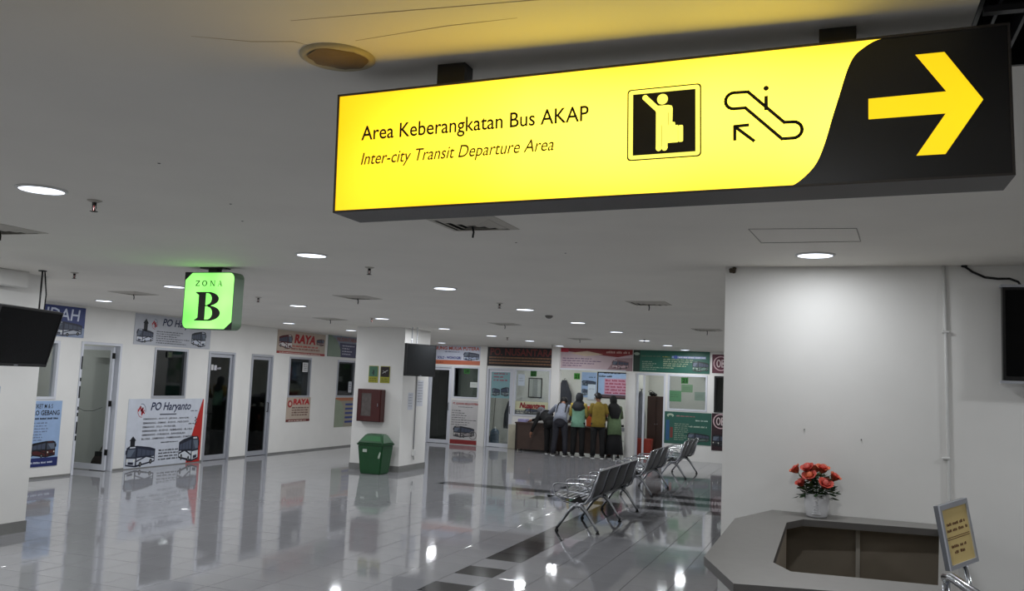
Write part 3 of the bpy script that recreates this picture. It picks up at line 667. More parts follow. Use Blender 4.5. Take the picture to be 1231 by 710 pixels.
lines = ['SEMARANG - KUDUS - JEPARA - BANGSRI', 'SEMARANG - DEMAK - KUDUS - PATI-TAYU', 'SEMARANG - SOLO - WONOGIRI', 'SEMARANG - KUDUS - REMBANG - BLORA', 'SEMARANG - SURABAYA - BANGKALAN', 'BLORA - SAMPANG - PAMEKASAN - SUMENEP']
def tower(f, a, b, w, h, col=BK, k=2):
    f.poly([(a, b), (a + w, b), (a + w*.85, b + h*.3), (a + w*.15, b + h*.3)], col, k); f.rect(a + w*.22, b + h*.28, a + w*.78, b + h*.75, col, k + 1)
    f.poly([(a + w*.08, b + h*.72), (a + w*.92, b + h*.72), (a + w*.5, b + h)], col, k + 1)
def logo(f, a, b, s, dim=1.0):
    f.ring(a, b, s*.5, s*.62, s*.05, s*.05, (.25, .3, .4), 2, -.3, 1.9); f.ring(a, b, s*.5, s*.62, s*.05, s*.05, (.7, .2, .2), 2, 2.9, 4.9)
    c = (.74, .14, .18); f.line([(a-.42*s, b-.02*s), (a-.18*s, b+.36*s), (a-.08*s, b-.02*s), (a+.12*s, b+.22*s), (a+.02*s, b-.3*s)], s*.15, c, 3); f.line([(a, b-.02*s), (a+.34*s, b-.26*s)], s*.12, c, 3); f.line([(a+.3*s, b+.02*s), (a+.02*s, b-.42*s)], s*.1, c, 3)
def hary(name, y0, z0, W_, H_, col, label, big):
    o, f = poster(name, (XL, y0, z0), Y_, Z_, W_, H_, col, label, 'banner' if not big else 'poster', G1 if not big else G2)
    def tx(a0, b0, a1, b1): return (a0*W_, b0*H_, a1*W_, b1*H_)
    f.text('PO Haryanto', *tx(*((.27, .79, .83, .95) if big else (.33, .60, .86, .92))), NAVY, 3, .25, .02, 3); f.build('lettering', o)
    if big:
        for k, t in enumerate(lines):
            e = (.80, .80, .62, .86, .76, .88)[k]
            f.text(t, *tx(.19, .685 - k*.058, e, .715 - k*.058), BK, 2, 0, .02, 1)
        f.marks(*tx(.44, .335, .67, .355), BK); f.rect(*tx(.40, .755, .62, .775), (.35, .37, .42)); f.marks(*tx(.82, .80, .92, .82), (.4, .42, .48))
        for k in range(4): f.marks(*tx(.42, .215 - k*.045, .68, .24 - k*.045), BK)
        f.marks(*tx(.80, .60, .88, .62), BK)
        for q in range(5): f.ell(W_*(.895 + .012*(q % 2)), H_*(.70 - q*.025), .018, .016, BK, 3, 8)
    else:
        for k in range(6): f.marks(*tx(.27, .46 - k*.075, (.62, .57, .53, .70, .60, .66)[k], .495 - k*.075), BK)
    f.build('route_list', o)
    logo(f, W_*(.165 if big else .24), H_*(.83 if big else .70), .20 if big else .15); f.build('logo', o)
    if big:
        f.poly([(W_*.985, H_*.99), (W_, H_*.99), (W_, 0), (W_*.80, H_*.0), (W_*.84, H_*.34)], RED, 1); f.build('red_wedge', o)
        tower(f, W_*.035, H_*.22, W_*.10, H_*.24); f.bus(W_*.015, .01, W_*.36, H_*.31, (.80, .82, .86), (.13, .15, .22), 3); f.build('bus_picture', o)
        f.bus(W_*.69, .01, W_*.28, H_*.40, (.82, .84, .87), (.13, .14, .19), 3, True); f.build('bus_picture', o)
    else:
        tower(f, W_*.09, H_*.30, W_*.08, H_*.56); f.bus(W_*.03, H_*.07, W_*.20, H_*.44, (.78, .80, .85), (.14, .16, .22), 3); f.build('bus_picture', o)
        f.bus(W_*.73, H_*.05, W_*.20, H_*.55, (.78, .80, .85), (.12, .14, .18), 3, True); f.build('bus_picture', o)
hary('shop_banner', 12.45, 2.23, 2.05, .56, (.72, .73, .76), 'pale grey banner with script lettering and two buses, partly behind the zone sign', False)
hary('bus_poster', 12.46, .015, 1.98, 1.235, (.80, .82, .86), 'large white bus company poster with route list and red edge on the left wall', True)
def raya(name, y0, z0, W_, H_, label, big):
    o, f = poster(name, (XL, y0, z0), Y_, Z_, W_, H_, (.72, .66, .60), label, 'banner' if big else 'poster', G1 if big else G2)
    if big:
        f.text('RAYA', W_*.33, H_*.48, W_*.80, H_*.88, (.66, .10, .13), 4, .2, .05, 3); f.marks(W_*.30, H_*.32, W_*.84, H_*.40, RED); f.marks(W_*.28, H_*.20, W_*.88, H_*.28, (.5, .16, .16)); f.build('lettering', o)
        f.rect(0, 0, W_, H_*.10, (.60, .18, .18), 1); f.marks(W_*.05, H_*.02, W_*.9, H_*.07, (.85, .8, .75), 2); f.build('red_strip', o)
        f.bus(W_*.03, H_*.20, W_*.26, H_*.62, (.85, .84, .84), (.34, .12, .14), 2, True); f.build('bus_picture', o); f.bus(W_*.80, H_*.45, W_*.17, H_*.32, (.60, .50, .50), (.30, .16, .16), 2, True); f.build('bus_picture', o)
    else:
        f.text('RAYA', W_*.26, H_*.70, W_*.97, H_*.94, (.70, .12, .15), 4, .1, .05, 3)
        for k in range(4): f.marks(W_*.22, H_*(.55 - k*.1), W_*(.94 - .04*(k % 2)), H_*(.61 - k*.1), (.35, .16, .14))
        f.build('lettering', o); f.ell(W_*.13, H_*.74, W_*.10, H_*.15, (.62, .18, .18), 2); f.ell(W_*.13, H_*.74, W_*.05, H_*.08, (.82, .74, .68), 3); f.build('emblem', o)
        f.rect(0, 0, W_, H_*.10, (.42, .14, .14), 1); f.marks(W_*.1, H_*.02, W_*.85, H_*.07, (.85, .8, .75), 2); f.build('red_strip', o)
raya('shop_banner', 16.75, 2.26, 1.97, .53, 'cream banner with big red letters and a bus above the dark window', True)
raya('bus_poster', 17.27, .70, .96, .56, 'small cream poster with red letters under the dark window', False)
o, f = poster('shop_banner', (XL, 18.84, 2.27), Y_, Z_, 1.42, .53, (.50, .54, .60), 'grey green and navy banner beside the red lettered one, near the column', 'banner', G1)
f.text('NUSANTARA', .42, .40, 1.38, .50, (.60, .30, .22), 3, 0, .02); f.build('lettering', o)
f.rect(.55, 0, 1.42, .36, (.17, .18, .33), 1); f.ell(.12, .0, .66, .50, (.46, .53, .46), 2, 40) if False else f.poly([(0, 0), (.62, 0), (.60, .18), (.50, .33), (.34, .46), (.12, .53), (0, .53)], (.47, .54, .47), 2)
for k in range(4): f.marks(.68, .28 - k*.07, .68 + random.uniform(.3, .6), .31 - k*.07, (.80, .80, .86), 3)
f.build('print_panel', o)
o, f = poster('bus_poster', (XL, 19.35, .51), Y_, Z_, .92, .74, (.58, .56, .50), 'grey green and blue striped poster under the window next to the column', 'poster', G2)
f.poly([(0, 0), (.42, 0), (.46, .25), (.40, .48), (.22, .66), (0, .70)], (.56, .60, .52), 2); f.rect(.0, .66, .92, .74, (.66, .42, .30), 1)
for k in range(5): f.rect(.48, .54 - k*.11, .90, .59 - k*.11, (.20, .26, .50), 2)
f.build('print_panel', o)
o, f = poster('paper_notice', (XL - .028, 17.86, 1.86), Y_, Z_, .22, .22, (.80, .80, .80), 'white printed notice taped to the window under the red lettered banner', 'notice', thick=.002)
for k in range(4): f.marks(.03, .17 - k*.045, .19, .19 - k*.045, BK)
f.build('lettering', o)
o, f = poster('paper_notice', (XL - .028, 19.98, 1.38), Y_, Z_, .16, .28, (.72, .73, .75), 'pale notice low on the window beside the white column', 'notice', thick=.002)
for k in range(3): f.marks(.03, .2 - k*.06, .13, .22 - k*.06, BK)
f.build('lettering', o)
o, f = poster('window_number', (XL - .028, 13.36, 2.02), Y_, Z_, .14, .12, (.10, .13, .10), 'faint dark number plate at the top of the window above the large poster', 'number plate', thick=.002)
f.text('20', .03, .02, .11, .10, (.36, .44, .24), 2); f.build('lettering', o)
# ------------------------------------------------------------------ far wall
X_ = (1, 0, 0); G3 = 'company banners along the far wall'; G4 = 'posters under the far windows'
o, f = poster('shop_banner', (-11.35, YF, 2.25), X_, Z_, 1.78, .53, (.78, .80, .86), 'white banner with orange heading and blue town names beside the grey screen', 'banner', G3)
f.text('GUNUNG MULIA PUTERA', .10, .41, 1.72, .51, (.72, .30, .18), 3, 0, .03); f.text('SOLO - WONOGIRI', .42, .15, 1.16, .23, (.14, .16, .46), 3, 0, .04); f.marks(.65, .345, 1.10, .37, (.2, .22, .4)); f.build('lettering', o)
f.rect(0, 0, 1.78, .12, (.74, .40, .28), 1); f.marks(.1, .04, .6, .07, (.4, .15, .1)); f.build('orange_strip', o); f.bus(1.24, .12, .48, .24, (.62, .68, .78), (.12, .14, .26), 3); f.build('bus_picture', o)
o, f = poster('bus_poster', (-10.42, YF, .02), X_, Z_, .88, 1.23, (.76, .75, .75), 'tall white poster with red heading and a bus under the first far window', 'poster', G4)
f.text('PT. GUNUNG MULIA PUTERA', .05, 1.10, .83, 1.16, (.62, .15, .14), 3, 0, .03); f.marks(.22, 1.03, .66, 1.05, BK)
for k in range(7): f.marks(.03, .92 - k*.065, (.30, .42, .48, .45, .80, .58, .52)[k], .945 - k*.065, BK)
f.build('lettering', o); f.rect(0, 0, .88, .12, (.55, .20, .20), 1); f.build('red_strip', o); f.bus(.10, .18, .64, .32, (.60, .58, .58), (.20, .20, .22), 3); f.ring(.70, .26, .12, .12, .02, .02, (.5, .48, .48), 5); f.build('bus_picture', o)
o, f = poster('shop_banner', (-9.37, YF - .001, 2.25), X_, Z_, 2.02, .53, (.17, .15, .15), 'black banner with dull red lettering above the glass door and long desk', 'banner', G3)
f.text('PO. NUSANTARA', .08, .30, 1.95, .50, (.44, .20, .19), 3, 0, .02, 3)
f.build('lettering', o)
for k in range(3): f.rect(.05, .225 - k*.08, 1.95 - .1*(k % 2), .26 - k*.08, (.60, .44, .32), 1); f.marks(.08, .232 - k*.08, 1.9, .255 - k*.08, (.20, .17, .15), 2)
f.build('route_list', o)
o, f = poster('shop_banner', (-7.22, YF - .001, 2.24), X_, Z_, 2.0, .58, (.74, .66, .68), 'pink and red banner above the open counter where people stand', 'banner', G3)
f.poly([(0, .58), (0, .50), (.4, .46), (1.1, .40), (1.6, .36), (2.0, .44), (2.0, .58)], (.52, .17, .18), 1); f.rect(0, .46, .22, .56, (.70, .16, .24), 2); f.poly([(1.3, 0), (2.0, 0), (2.0, .35), (1.55, .33)], (.60, .50, .52), 2)
f.poly([(.25, .44), (.75, .50), (1.2, .42), (.7, .36)], (.78, .70, .60), 2); f.build('print_panel', o)
f.text('PT. TRANSJAYA', 1.28, .46, 1.93, .52, (.80, .66, .62), 3, 0, .02) if False else f.marks(1.28, .46, 1.93, .52, (.80, .66, .62), 3)
for k in range(4): f.marks(.06, .28 - k*.065, (.9, 1.15, .95, .6)[k], .31 - k*.065, (.36, .26, .42), 3)
f.build('lettering', o)
f.bus(1.45, .04, .45, .24, (.74, .64, .66), (.44, .34, .36), 3); f.build('bus_picture', o)
o, f = poster('shop_banner', (-5.20, YF - .001, 2.24), X_, Z_, 2.0, .57, (.16, .38, .32), 'green banner with white text and buses above the brown cabinet doorway', 'banner', G3)
f.rect(0, 0, .18, .57, (.16, .22, .19), 1); f.ell(.09, .47, .08, .04, (.62, .68, .62), 2, 14); f.rect(1.02, .38, 1.9, .44, (.55, .63, .80), 2); f.ell(1.12, .41, .05, .05, (.30, .38, .66), 3, 12)
f.build('print_panel', o); f.marks(.22, .40, .75, .44, (.34, .44, .36), 3); f.marks(.78, .40, .97, .425, (.70, .66, .30), 3); f.marks(1.2, .39, 1.88, .43, (.88, .88, .94), 3)
for k in range(5): f.marks(.24, .26 - k*.05, (.50, .62, .52, .95, .62)[k], .285 - k*.05, (.62, .68, .60), 3)
for k in range(5): f.marks(.80, .33 - k*.055, (1.6, 1.7, 1.45, 1.4, 1.1)[k], .36 - k*.055, (.66, .70, .58), 3)
f.build('lettering', o); f.bus(1.56, .04, .42, .28, (.40, .50, .46), (.14, .20, .18), 4); f.build('bus_picture', o)
o, f = poster('shop_banner', (-3.14, YF, 2.27), X_, Z_, .62, .48, (.38, .20, .25), 'dark red banner with a round white logo cut off by the white wall', 'banner', G3)
def oblogo(f, a, b, r):
    f.ring(a, b, r, r, r*.14, r*.14, (.82, .70, .72), 2); f.ring(a - r*.28, b, r*.30, r*.52, r*.14, r*.14, (.85, .78, .78), 3); f.rect(a + r*.08, b - r*.52, a + r*.22, b + r*.52, (.85, .78, .78), 3)
    f.ring(a + r*.20, b + r*.26, r*.34, r*.27, r*.13, r*.13, (.85, .78, .78), 3, -PI/2, PI/2); f.ring(a + r*.20, b - r*.26, r*.36, r*.27, r*.13, r*.13, (.85, .78, .78), 3, -PI/2, PI/2)
oblogo(f, .22, .25, .19); f.build('logo', o)
o, f = poster('bus_poster', (-4.33, YF - .001, .42), X_, Z_, 1.20, .82, (.17, .36, .31), 'green bus poster with white text under the window, behind the third bench', 'poster', G4)
f.rect(.04, .08, .13, .60, (.18, .34, .50), 1); f.rect(.15, .15, .22, .42, (.46, .22, .20), 1); f.ell(.15, .72, .09, .05, (.66, .72, .64), 2, 14); f.ell(.15, .69, .05, .035, (.17, .36, .31), 3, 14); f.build('print_panel', o)
f.marks(.30, .70, .78, .73, (.62, .44, .44), 3); f.marks(.80, .60, 1.12, .635, (.70, .78, .74), 3); f.marks(.66, .44, 1.10, .48, (.70, .76, .70), 3)
for k in range(9): f.marks(.26, .50 - k*.05, random.uniform(.5, .68), .525 - k*.05, (.55, .62, .54), 3)
f.build('lettering', o); f.bus(.60, .06, .56, .24, (.36, .42, .40), (.11, .15, .15), 4); f.build('bus_picture', o)
o, f = poster('bus_poster', (-3.12, YF, .31), X_, Z_, .62, .94, (.20, .12, .14), 'dark poster with a round red and white logo beside the white wall edge', 'poster', G4)
oblogo(f, .22, .74, .19); f.build('logo', o); f.bus(.02, .10, .55, .30, (.22, .22, .24), (.07, .07, .08), 3); f.build('bus_picture', o)
def numplate(x, z, n, label):
    o, f = poster('window_number', (x, YF + .040, z), X_, Z_, .18, .16, (.17, .42, .17), label, 'number plate', 'green number plates', thick=.002)
    f.text(n, .03, .03, .15, .13, (.04, .07, .04), 2, 0, .02); f.build('lettering', o)
numplate(-10.10, 2.0, '24', 'green number plate at the top of the window above the tall white poster')
numplate(-8.09, 2.0, '22', 'green number plate on the glass under the black banner')
numplate(-3.93, 1.97, '21', 'green number plate above the three green notices')
o, f = poster('window_number', (-7.50, 25.4, 1.98), X_, Z_, .18, .18, (.22, .55, .18), 'green number plate on the white wall behind the bending man', 'number plate', 'green number plates', thick=.003)
f.text('21', .03, .03, .15, .14, (.04, .07, .04), 2, 0, .02); f.build('lettering', o)
GN = 'notices on the far windows'
for x, z, w_, h_, c, lb in ((-9.89, 1.62, .22, .15, (.78, .80, .78), 'small white paper on the dark window above the tall white poster'),
                            (-3.92, 1.75, .29, .20, (.40, .52, .40), 'grey green notice directly under the green number plate'),
                            (-4.24, 1.50, .32, .28, (.33, .52, .37), 'plain green notice at the left of the bright window'),
                            (-3.58, 1.55, .27, .22, (.46, .53, .48), 'grey notice at the right of the bright window'),
                            (-8.45, 1.73, .2, .32, (.78, .82, .86), 'white sheet at the left edge of the window under the black banner')):
    o, f = poster('paper_notice', (x, YF + .038, z), X_, Z_, w_, h_, c, lb, 'notice', GN, thick=.002)
    for k in range(2): f.marks(.04, h_*(.6 - k*.2), w_*.8, h_*(.68 - k*.2), tuple(q*.75 for q in c), 2)
    f.build('lettering', o)
o, f = poster('bus_poster', (-9.24, YF + .044, 1.36), X_, Z_, .56, .78, (.50, .64, .66), 'blue green bus poster behind the glass of the white framed door', 'poster', thick=.002)
for k in range(3): f.marks(.06, .66 - k*.09, .48 - .1*(k % 2), .70 - k*.09, (.62, .28, .34), 3)
f.build('lettering', o); f.bus(.03, .05, .24, .22, (.45, .5, .52), (.2, .24, .26), 3); f.build('bus_picture', o); f.bus(.29, .05, .24, .26, (.45, .5, .52), (.2, .24, .26), 3, True); f.build('bus_picture', o)
o, f = poster('shop_banner', (-8.50, YF + .040, .945), X_, Z_, 1.0, .36, (.80, .80, .66), 'cream banner with red script lettering inside the window behind the desk', 'banner', thick=.002)
f.text('Nusantara', .12, .17, .90, .33, (.55, .10, .16), 4, .25, .05, 3); f.build('lettering', o); f.rect(0, 0, 1.0, .12, (.36, .38, .38), 1); f.bus(.30, .02, .42, .15, (.45, .46, .46), (.16, .17, .18), 3); f.build('bus_picture', o)
f.marks(.04, .03, .28, .06, (.8, .8, .75), 2); f.marks(.04, .08, .28, .10, (.8, .8, .75), 2); f.build('route_list', o)
# things on the back wall of the rooms
o, f = poster('bus_poster', (-7.26, 25.4, 1.46), X_, Z_, .46, .74, (.60, .70, .84), 'pale blue poster on the white wall above the woman in mint', 'poster')
f.marks(.22, .58, .42, .62, (.3, .4, .5)); f.build('lettering', o); f.bus(.02, .34, .42, .16, (.35, .42, .48), (.15, .2, .25), 3); f.bus(.02, .05, .2, .2, (.5, .55, .6), (.3, .35, .4), 3); f.build('bus_picture', o)
o, f = poster('paper_notice', (-7.06, 25.385, 1.40), X_, Z_, .24, .45, (.80, .85, .90), 'white sheet over the lower corner of the pale blue poster', 'notice', thick=.002)
f.marks(.04, .3, .2, .33, (.6, .65, .7)); f.build('lettering', o)
o, f = poster('route_board', (-6.78, 25.4, 1.46), X_, Z_, .94, .77, (.62, .72, .86), 'blue and pink route board on the white wall behind the people', 'poster', border=DM)
f.rect(.22, .12, .92, .58, (.78, .60, .68), 1)
for k in range(5): f.marks(.25, .50 - k*.09, .88, .55 - k*.09, (.60, .16, .30), 3)
f.marks(.05, .62, .50, .67, BK, 3); f.marks(.2, .72, .7, .755, BK, 3); f.rect(.02, .02, .92, .11, (.36, .28, .30), 1); f.build('lettering', o)
o, f = poster('wall_frame', (-8.93, 25.4, 1.37), X_, Z_, .44, .60, (.72, .74, .72), 'framed notice on the white wall seen through the window behind the desk', 'picture', border=DM)
f.rect(.14, .04, .30, .56, (.62, .64, .63), 1); f.build('print_panel', o)

# ------------------------------------------------------------------ column fittings
GS = 'safety signs on the column'
o, f = poster('safety_sign', (-8.80, 15.46, 1.71), X_, Z_, .21, .33, (.62, .62, .20), 'left safety sign on the column, green picture over a yellow caption', 'sign', GS)
f.rect(.01, .12, .20, .32, (.28, .45, .36), 1); f.ell(.11, .235, .014, .017, BK, 2); f.rect(.098, .15, .122, .22, BK, 2); f.line([(.10, .21), (.075, .18)], .012, BK, 2); f.build('picture_panel', o); f.marks(.03, .07, .18, .09, (.30, .30, .10)); f.marks(.03, .03, .18, .05, (.30, .30, .10)); f.build('lettering', o)
o, f = poster('safety_sign', (-8.54, 15.46, 1.71), X_, Z_, .21, .33, (.62, .62, .20), 'right safety sign on the column, black picture over a yellow caption', 'sign', GS)
f.rect(.01, .12, .20, .32, (.13, .10, .10), 1); f.line([(.05, .19), (.10, .22), (.16, .25)], .010, (.8, .8, .8), 2); f.line([(.06, .24), (.12, .20)], .006, (.8, .8, .8), 2); f.build('picture_panel', o); f.marks(.03, .07, .18, .09, (.30, .30, .10)); f.marks(.03, .03, .18, .05, (.30, .30, .10)); f.build('lettering', o)
hc = thing('fire_hose_cabinet', (-8.665, 15.37, .95)); tag(hc, 'dark red fire hose cabinet with a small window on the column', 'cabinet')
mb = MB(); mb.cbox((-8.93, 15.29, .95), (-8.40, 15.459, 1.58), HOSE, .008); mb.build('case', hc)
mb = MB(); a, b, c, d = -8.915, -8.415, .965, 1.565; ya, yb = 15.272, 15.289
for q in ((a, c, b, 1.06), (a, 1.50, b, d), (a, 1.06, -8.83, 1.50), (-8.61, 1.06, b, 1.50)): mb.box((q[0], ya, q[1]), (q[2], yb, q[3]), HOSE)
D = mb.build('door', hc); mb = MB(); mb.box((-8.83, 15.280, 1.06), (-8.61, 15.284, 1.50), mat('dusty_glass', (.36, .33, .32), .2, noise=.15, nscale=12)); mb.build('pane', D)
mb = MB(); mb.tube([(-8.45, 15.272, 1.24), (-8.45, 15.25, 1.25), (-8.45, 15.25, 1.31), (-8.45, 15.272, 1.32)], .006, CHROME, 6); mb.build('handle', D)
mb = MB(); mb.lathe([(.085, -.01), (.09, -.01), (.09, .012), (.085, .012)], mat('hose_red', (.5, .14, .12), .5, noise=.1), (0, 0, 0), 18, True, Matrix.Translation((-8.72, 15.33, 1.28)) @ Matrix.Rotation(PI/2, 4, 'X')); mb.build('hose_reel', hc)
GP = 'sheets on the column side'
for y, z, h_, w_, lb in ((15.72, 1.20, .34, .22, 'narrow printed sheet on the column side, left and lower'), (16.10, 1.27, .52, .28, 'long printed sheet on the column side, right and higher')):
    o, f = poster('paper_notice', (-8.04, y, z), Y_, Z_, w_, h_, (.82, .83, .86), lb, 'notice', GP, thick=.002)
    for k in range(int(h_/.06)): f.marks(.03, h_ - .05 - k*.055, w_ - .04, h_ - .035 - k*.055, (.45, .47, .52))
    f.build('lettering', o)
cdn = thing('wall_conduit', (-8.03, 16.05, .28)); tag(cdn, 'thin white conduit with a socket box down the column side', 'conduit')
mb = MB(); mb.tube([(-8.028, 16.05, .40), (-8.028, 16.05, 1.90)], .012, mat('grey_conduit', (.62, .62, .63), .5, noise=.03), 8); mb.build('pipe', cdn)
mb = MB(); mb.cbox((-8.039, 16.0, .29), (-7.99, 16.10, .41), TRIM, .005); mb.build('socket_box', cdn)
mb = MB(); mb.tube([(-8.02, 16.05, .29), (-8.01, 16.04, .24), (-8.02, 16.07, .21)], .006, RUBBER, 6); mb.build('plug_lead', cdn)
# small sheet on the near left pillar
o, f = poster('paper_notice', (-8.38, 6.79, 1.50), Y_, Z_, .14, .08, (.76, .78, .82), 'small blue lettered label on the big left pillar', 'notice', thick=.001)
f.marks(.01, .05, .13, .07, (.25, .35, .6)); f.marks(.01, .015, .13, .035, (.25, .35, .6)); f.build('lettering', o)

# ------------------------------------------------------------------ screens
def tv(name, Q, u, v, W_, H_, label, scr, depth=.06):
    Q = Vector(Q); u = Vector(u).normalized(); v = Vector(v); v = (v - u*v.dot(u)).normalized(); n = u.cross(v)
    t = thing(name, Q + u*W_/2 - n*depth/2); tag(t, label, 'television')
    def slab(mb, a0, b0, a1, b1, d0, d1, m): mb.prism([Q+u*a0+v*b0-n*d1, Q+u*a1+v*b0-n*d1, Q+u*a1+v*b1-n*d1, Q+u*a0+v*b1-n*d1], n*(d1-d0), m)
    mb = MB(); slab(mb, 0, 0, W_, H_, .012, depth, BLACK); slab(mb, W_*.25, H_*.2, W_*.75, H_*.8, depth, depth+.03, BLACK); mb.build('housing', t)
    mb = MB(); e = .018
    for q in ((0, 0, W_, e*1.6), (0, H_-e, W_, H_), (0, e*1.6, e, H_-e), (W_-e, e*1.6, W_, H_-e)): slab(mb, *q, 0, .012, BLACK)
    mb.build('bezel', t)
    mb = MB(); slab(mb, e, e*1.6, W_-e, H_-e, .004, .012, scr); mb.build('screen', t)
    mb = MB(); slab(mb, W_*.47, e*.5, W_*.53, e*1.0, -.001, .0, ALU); mb.build('badge', t)
    return t, Q, u, v, n
t, Q, u, v, n = tv('hanging_screen', (-7.61, 6.06, 1.80), (-.32, .95, 0), (.14, .045, .6), 1.10, .60, 'large black screen tilted down in front of the left pillar', SCREEN)
c = Q + u*.86 + v*.40 - n*.09
mb = MB(); mb.tube([(c.x, c.y, HC-.001), (c.x, c.y, c.z+.0)], .009, BLACK, 8); mb.build('ceiling_pole', t)
mb = MB(); mb.tube([(c.x, c.y, c.z), tuple(c + n*.035)], .02, BLACK, 8); mb.cbox((c.x-.03, c.y-.03, HC-.012), (c.x+.03, c.y+.03, HC-.0005), BLACK, .003); mb.build('bracket', t)
mb = MB(); mb.tube([(c.x+.01, c.y+.02, HC-.01), (c.x+.04, c.y+.035, HC-.25), tuple(c + Vector((.03, .03, .0)))], .007, RUBBER, 6); mb.build('cable', t)
t, Q, u, v, n = tv('hanging_screen', (-7.75, 15.0, 1.87), (.29, .96, 0), (0, 0, 1), .83, .62, 'dark grey screen hanging beside the white column on a ceiling pole', SCREENL)
c = Q + u*.22 + v*.3 - n*.09
for k in (0, .14):
    mb = MB(); mb.tube([(c.x + u.x*k, c.y + u.y*k, HC-.001), (c.x + u.x*k, c.y + u.y*k, c.z)], .010, ALU, 8); mb.build('ceiling_pole', t)
mb = MB(); mb.cbox((c.x-.08, c.y-.04, c.z-.05), (c.x+.06, c.y+.17, c.z), BLACK, .004); mb.build('bracket', t)
t, Q, u, v, n = tv('wall_screen', (1.02, 6.78, 2.01), (1, 0, 0), (0, 0, 1), 1.10, .635, 'black screen mounted on the right wall at the picture edge', SCREEN)
mb = MB(); mb.prism([(1.01, 6.775, 2.645), (2.13, 6.775, 2.645), (2.13, 6.86, 2.645), (1.01, 6.86, 2.645)], (0, 0, .018), ALU); mb.build('top_rail', t)
mb = MB(); mb.prism([(1.01, 6.775, 1.99), (2.13, 6.775, 1.99), (2.13, 6.86, 1.99), (1.01, 6.86, 1.99)], (0, 0, .018), ALU); mb.build('bottom_rail', t)
mb = MB(); mb.box((1.4, 6.86, 2.15), (1.75, 6.899, 2.5), BLACK); mb.build('wall_bracket', t)
cb = thing('power_cable', (.95, 6.88, 2.66)); tag(cb, 'black cable drooping from the ceiling to the right wall screen', 'cable')
mb = MB(); mb.tube([(.80, 6.885, HC-.005), (.85, 6.885, 2.765), (.93, 6.885, 2.725), (1.01, 6.885, 2.715), (1.08, 6.88, 2.715), (1.13, 6.86, 2.69), (1.14, 6.84, 2.664)], .008, RUBBER, 8); mb.build('cord', cb)
mb = MB(); mb.lathe([(.02, 0), (.02, -.01), (.010, -.014)], RUBBER, (.80, 6.885, HC), 12); mb.build('ceiling_hole_cover', cb)
cn = thing('wall_conduit', (.70, 6.89, 0)); tag(cn, 'white vertical conduit on the right wall beside the vase', 'conduit')
WC = mat('white_conduit', (.84, .84, .83), .45, noise=.02)
mb = MB(); mb.tube([(.67, 6.888, HC-.001), (.685, 6.888, 2.0), (.70, 6.888, 1.0), (.70, 6.888, .003)], .011, WC, 10); mb.build('pipe', cn)
for z in (2.33, 1.45): mb = MB(); mb.cbox((.655, 6.872, z), (.705, 6.899, z+.016), WC, .003); mb.build('clip', cn)
mb = MB()
for k in range(7): mb.ball((-.80 + random.uniform(-.03, .03), 6.90 - .015, HC - .012 - random.uniform(0, .03)), (.018, .012, .012), mat('loose_plaster', (.32, .29, .24), .9, noise=.3, nscale=30), 6)
pl = mb.build('loose_plaster', origin=(-.8, 6.88, HC-.04)); tag(pl, 'crumbled dark plaster at the top corner of the right wall', 'plaster'); pl['kind'] = 'stuff'
mb = MB()
for x, z in ((-.26, 1.60), (.13, 1.55)): mb.tube([(x, 6.899, z), (x, 6.888, z+.002)], .004, DM, 6); nl = mb.build('wall_nail', origin=(x, 6.89, z)); tag(nl, 'tiny nail in the right wall ' + ('left above the vase' if x < 0 else 'right above the vase'), 'nail'); mb = MB()

# ------------------------------------------------------------------ reception counter with its well
ct = thing('reception_counter', (0, 5.5, 0)); tag(ct, 'grey topped angular counter with an open well beside the right wall', 'counter')
out = [(-.48, 6.895), (-.68, 6.27), (-.67, 4.77), (-.455, 4.19), (.49, 4.39), (.72, 6.895)]
hole = [(-.25, 6.53), (-.345, 6.30), (-.327, 4.81), (-.23, 4.62), (.425, 4.68), (.61, 6.63)]
def band(o1, o2, z0, z1, m, mb, side=None):
    n = len(o1); vs = [(x, y, z0) for x, y in o1] + [(x, y, z0) for x, y in o2] + [(x, y, z1) for x, y in o1] + [(x, y, z1) for x, y in o2]; fs = []; fe = []
    for k in range(n):
        j = (k+1) % n; fs += [[2*n+k, 2*n+j, 3*n+j, 3*n+k][::-1], [k, n+k, n+j, j][::-1]]; fe += [[k, j, 2*n+j, 2*n+k][::-1], [n+k, 3*n+k, 3*n+j, n+j][::-1]]
    mb.add(vs, fs, m); mb.add(vs, fe, side or m)
mb = MB(); band(out, hole, .955, 1.0, COUNTER, mb, COUNTERE); mb.build('countertop', ct)
def inset(P, d):
    n = len(P); o = []; c = Vector((sum(p[0] for p in P)/n, sum(p[1] for p in P)/n))
    for k in range(n):
        a, b, e = Vector(P[k-1]), Vector(P[k]), Vector(P[(k+1) % n]); n1 = (b-a).normalized(); n2 = (e-b).normalized()
        m1 = Vector((-n1.y, n1.x)); m2 = Vector((-n2.y, n2.x)); m1 = m1 if m1.dot(c-b) > 0 else -m1; m2 = m2 if m2.dot(c-b) > 0 else -m2
        q = (m1+m2).normalized(); o.append(tuple(b + q * d / max(.5, q.dot(m1))))
    return o
body = inset(out, .07); body[0] = (body[0][0], 6.89); body[5] = (.70, 6.89); body[4] = (.468, 4.46); bi = inset(body, .02)
for k in range(6):
    if k == 5: continue
    j = (k+1) % 6; mb = MB(); vs = [(*body[k], 0), (*body[j], 0), (*bi[j], 0), (*bi[k], 0)]
    mb.prism(vs[::-1], (0, 0, .954), CERAM if False else mat('counter_side_panel', (.76, .76, .75), .45, noise=.02)); mb.build('side_panel', ct)
mb = MB(); mb.box((-.40, 6.86, .02), (.65, 6.885, .954), WOODIN); mb.build('well_back_panel', ct)
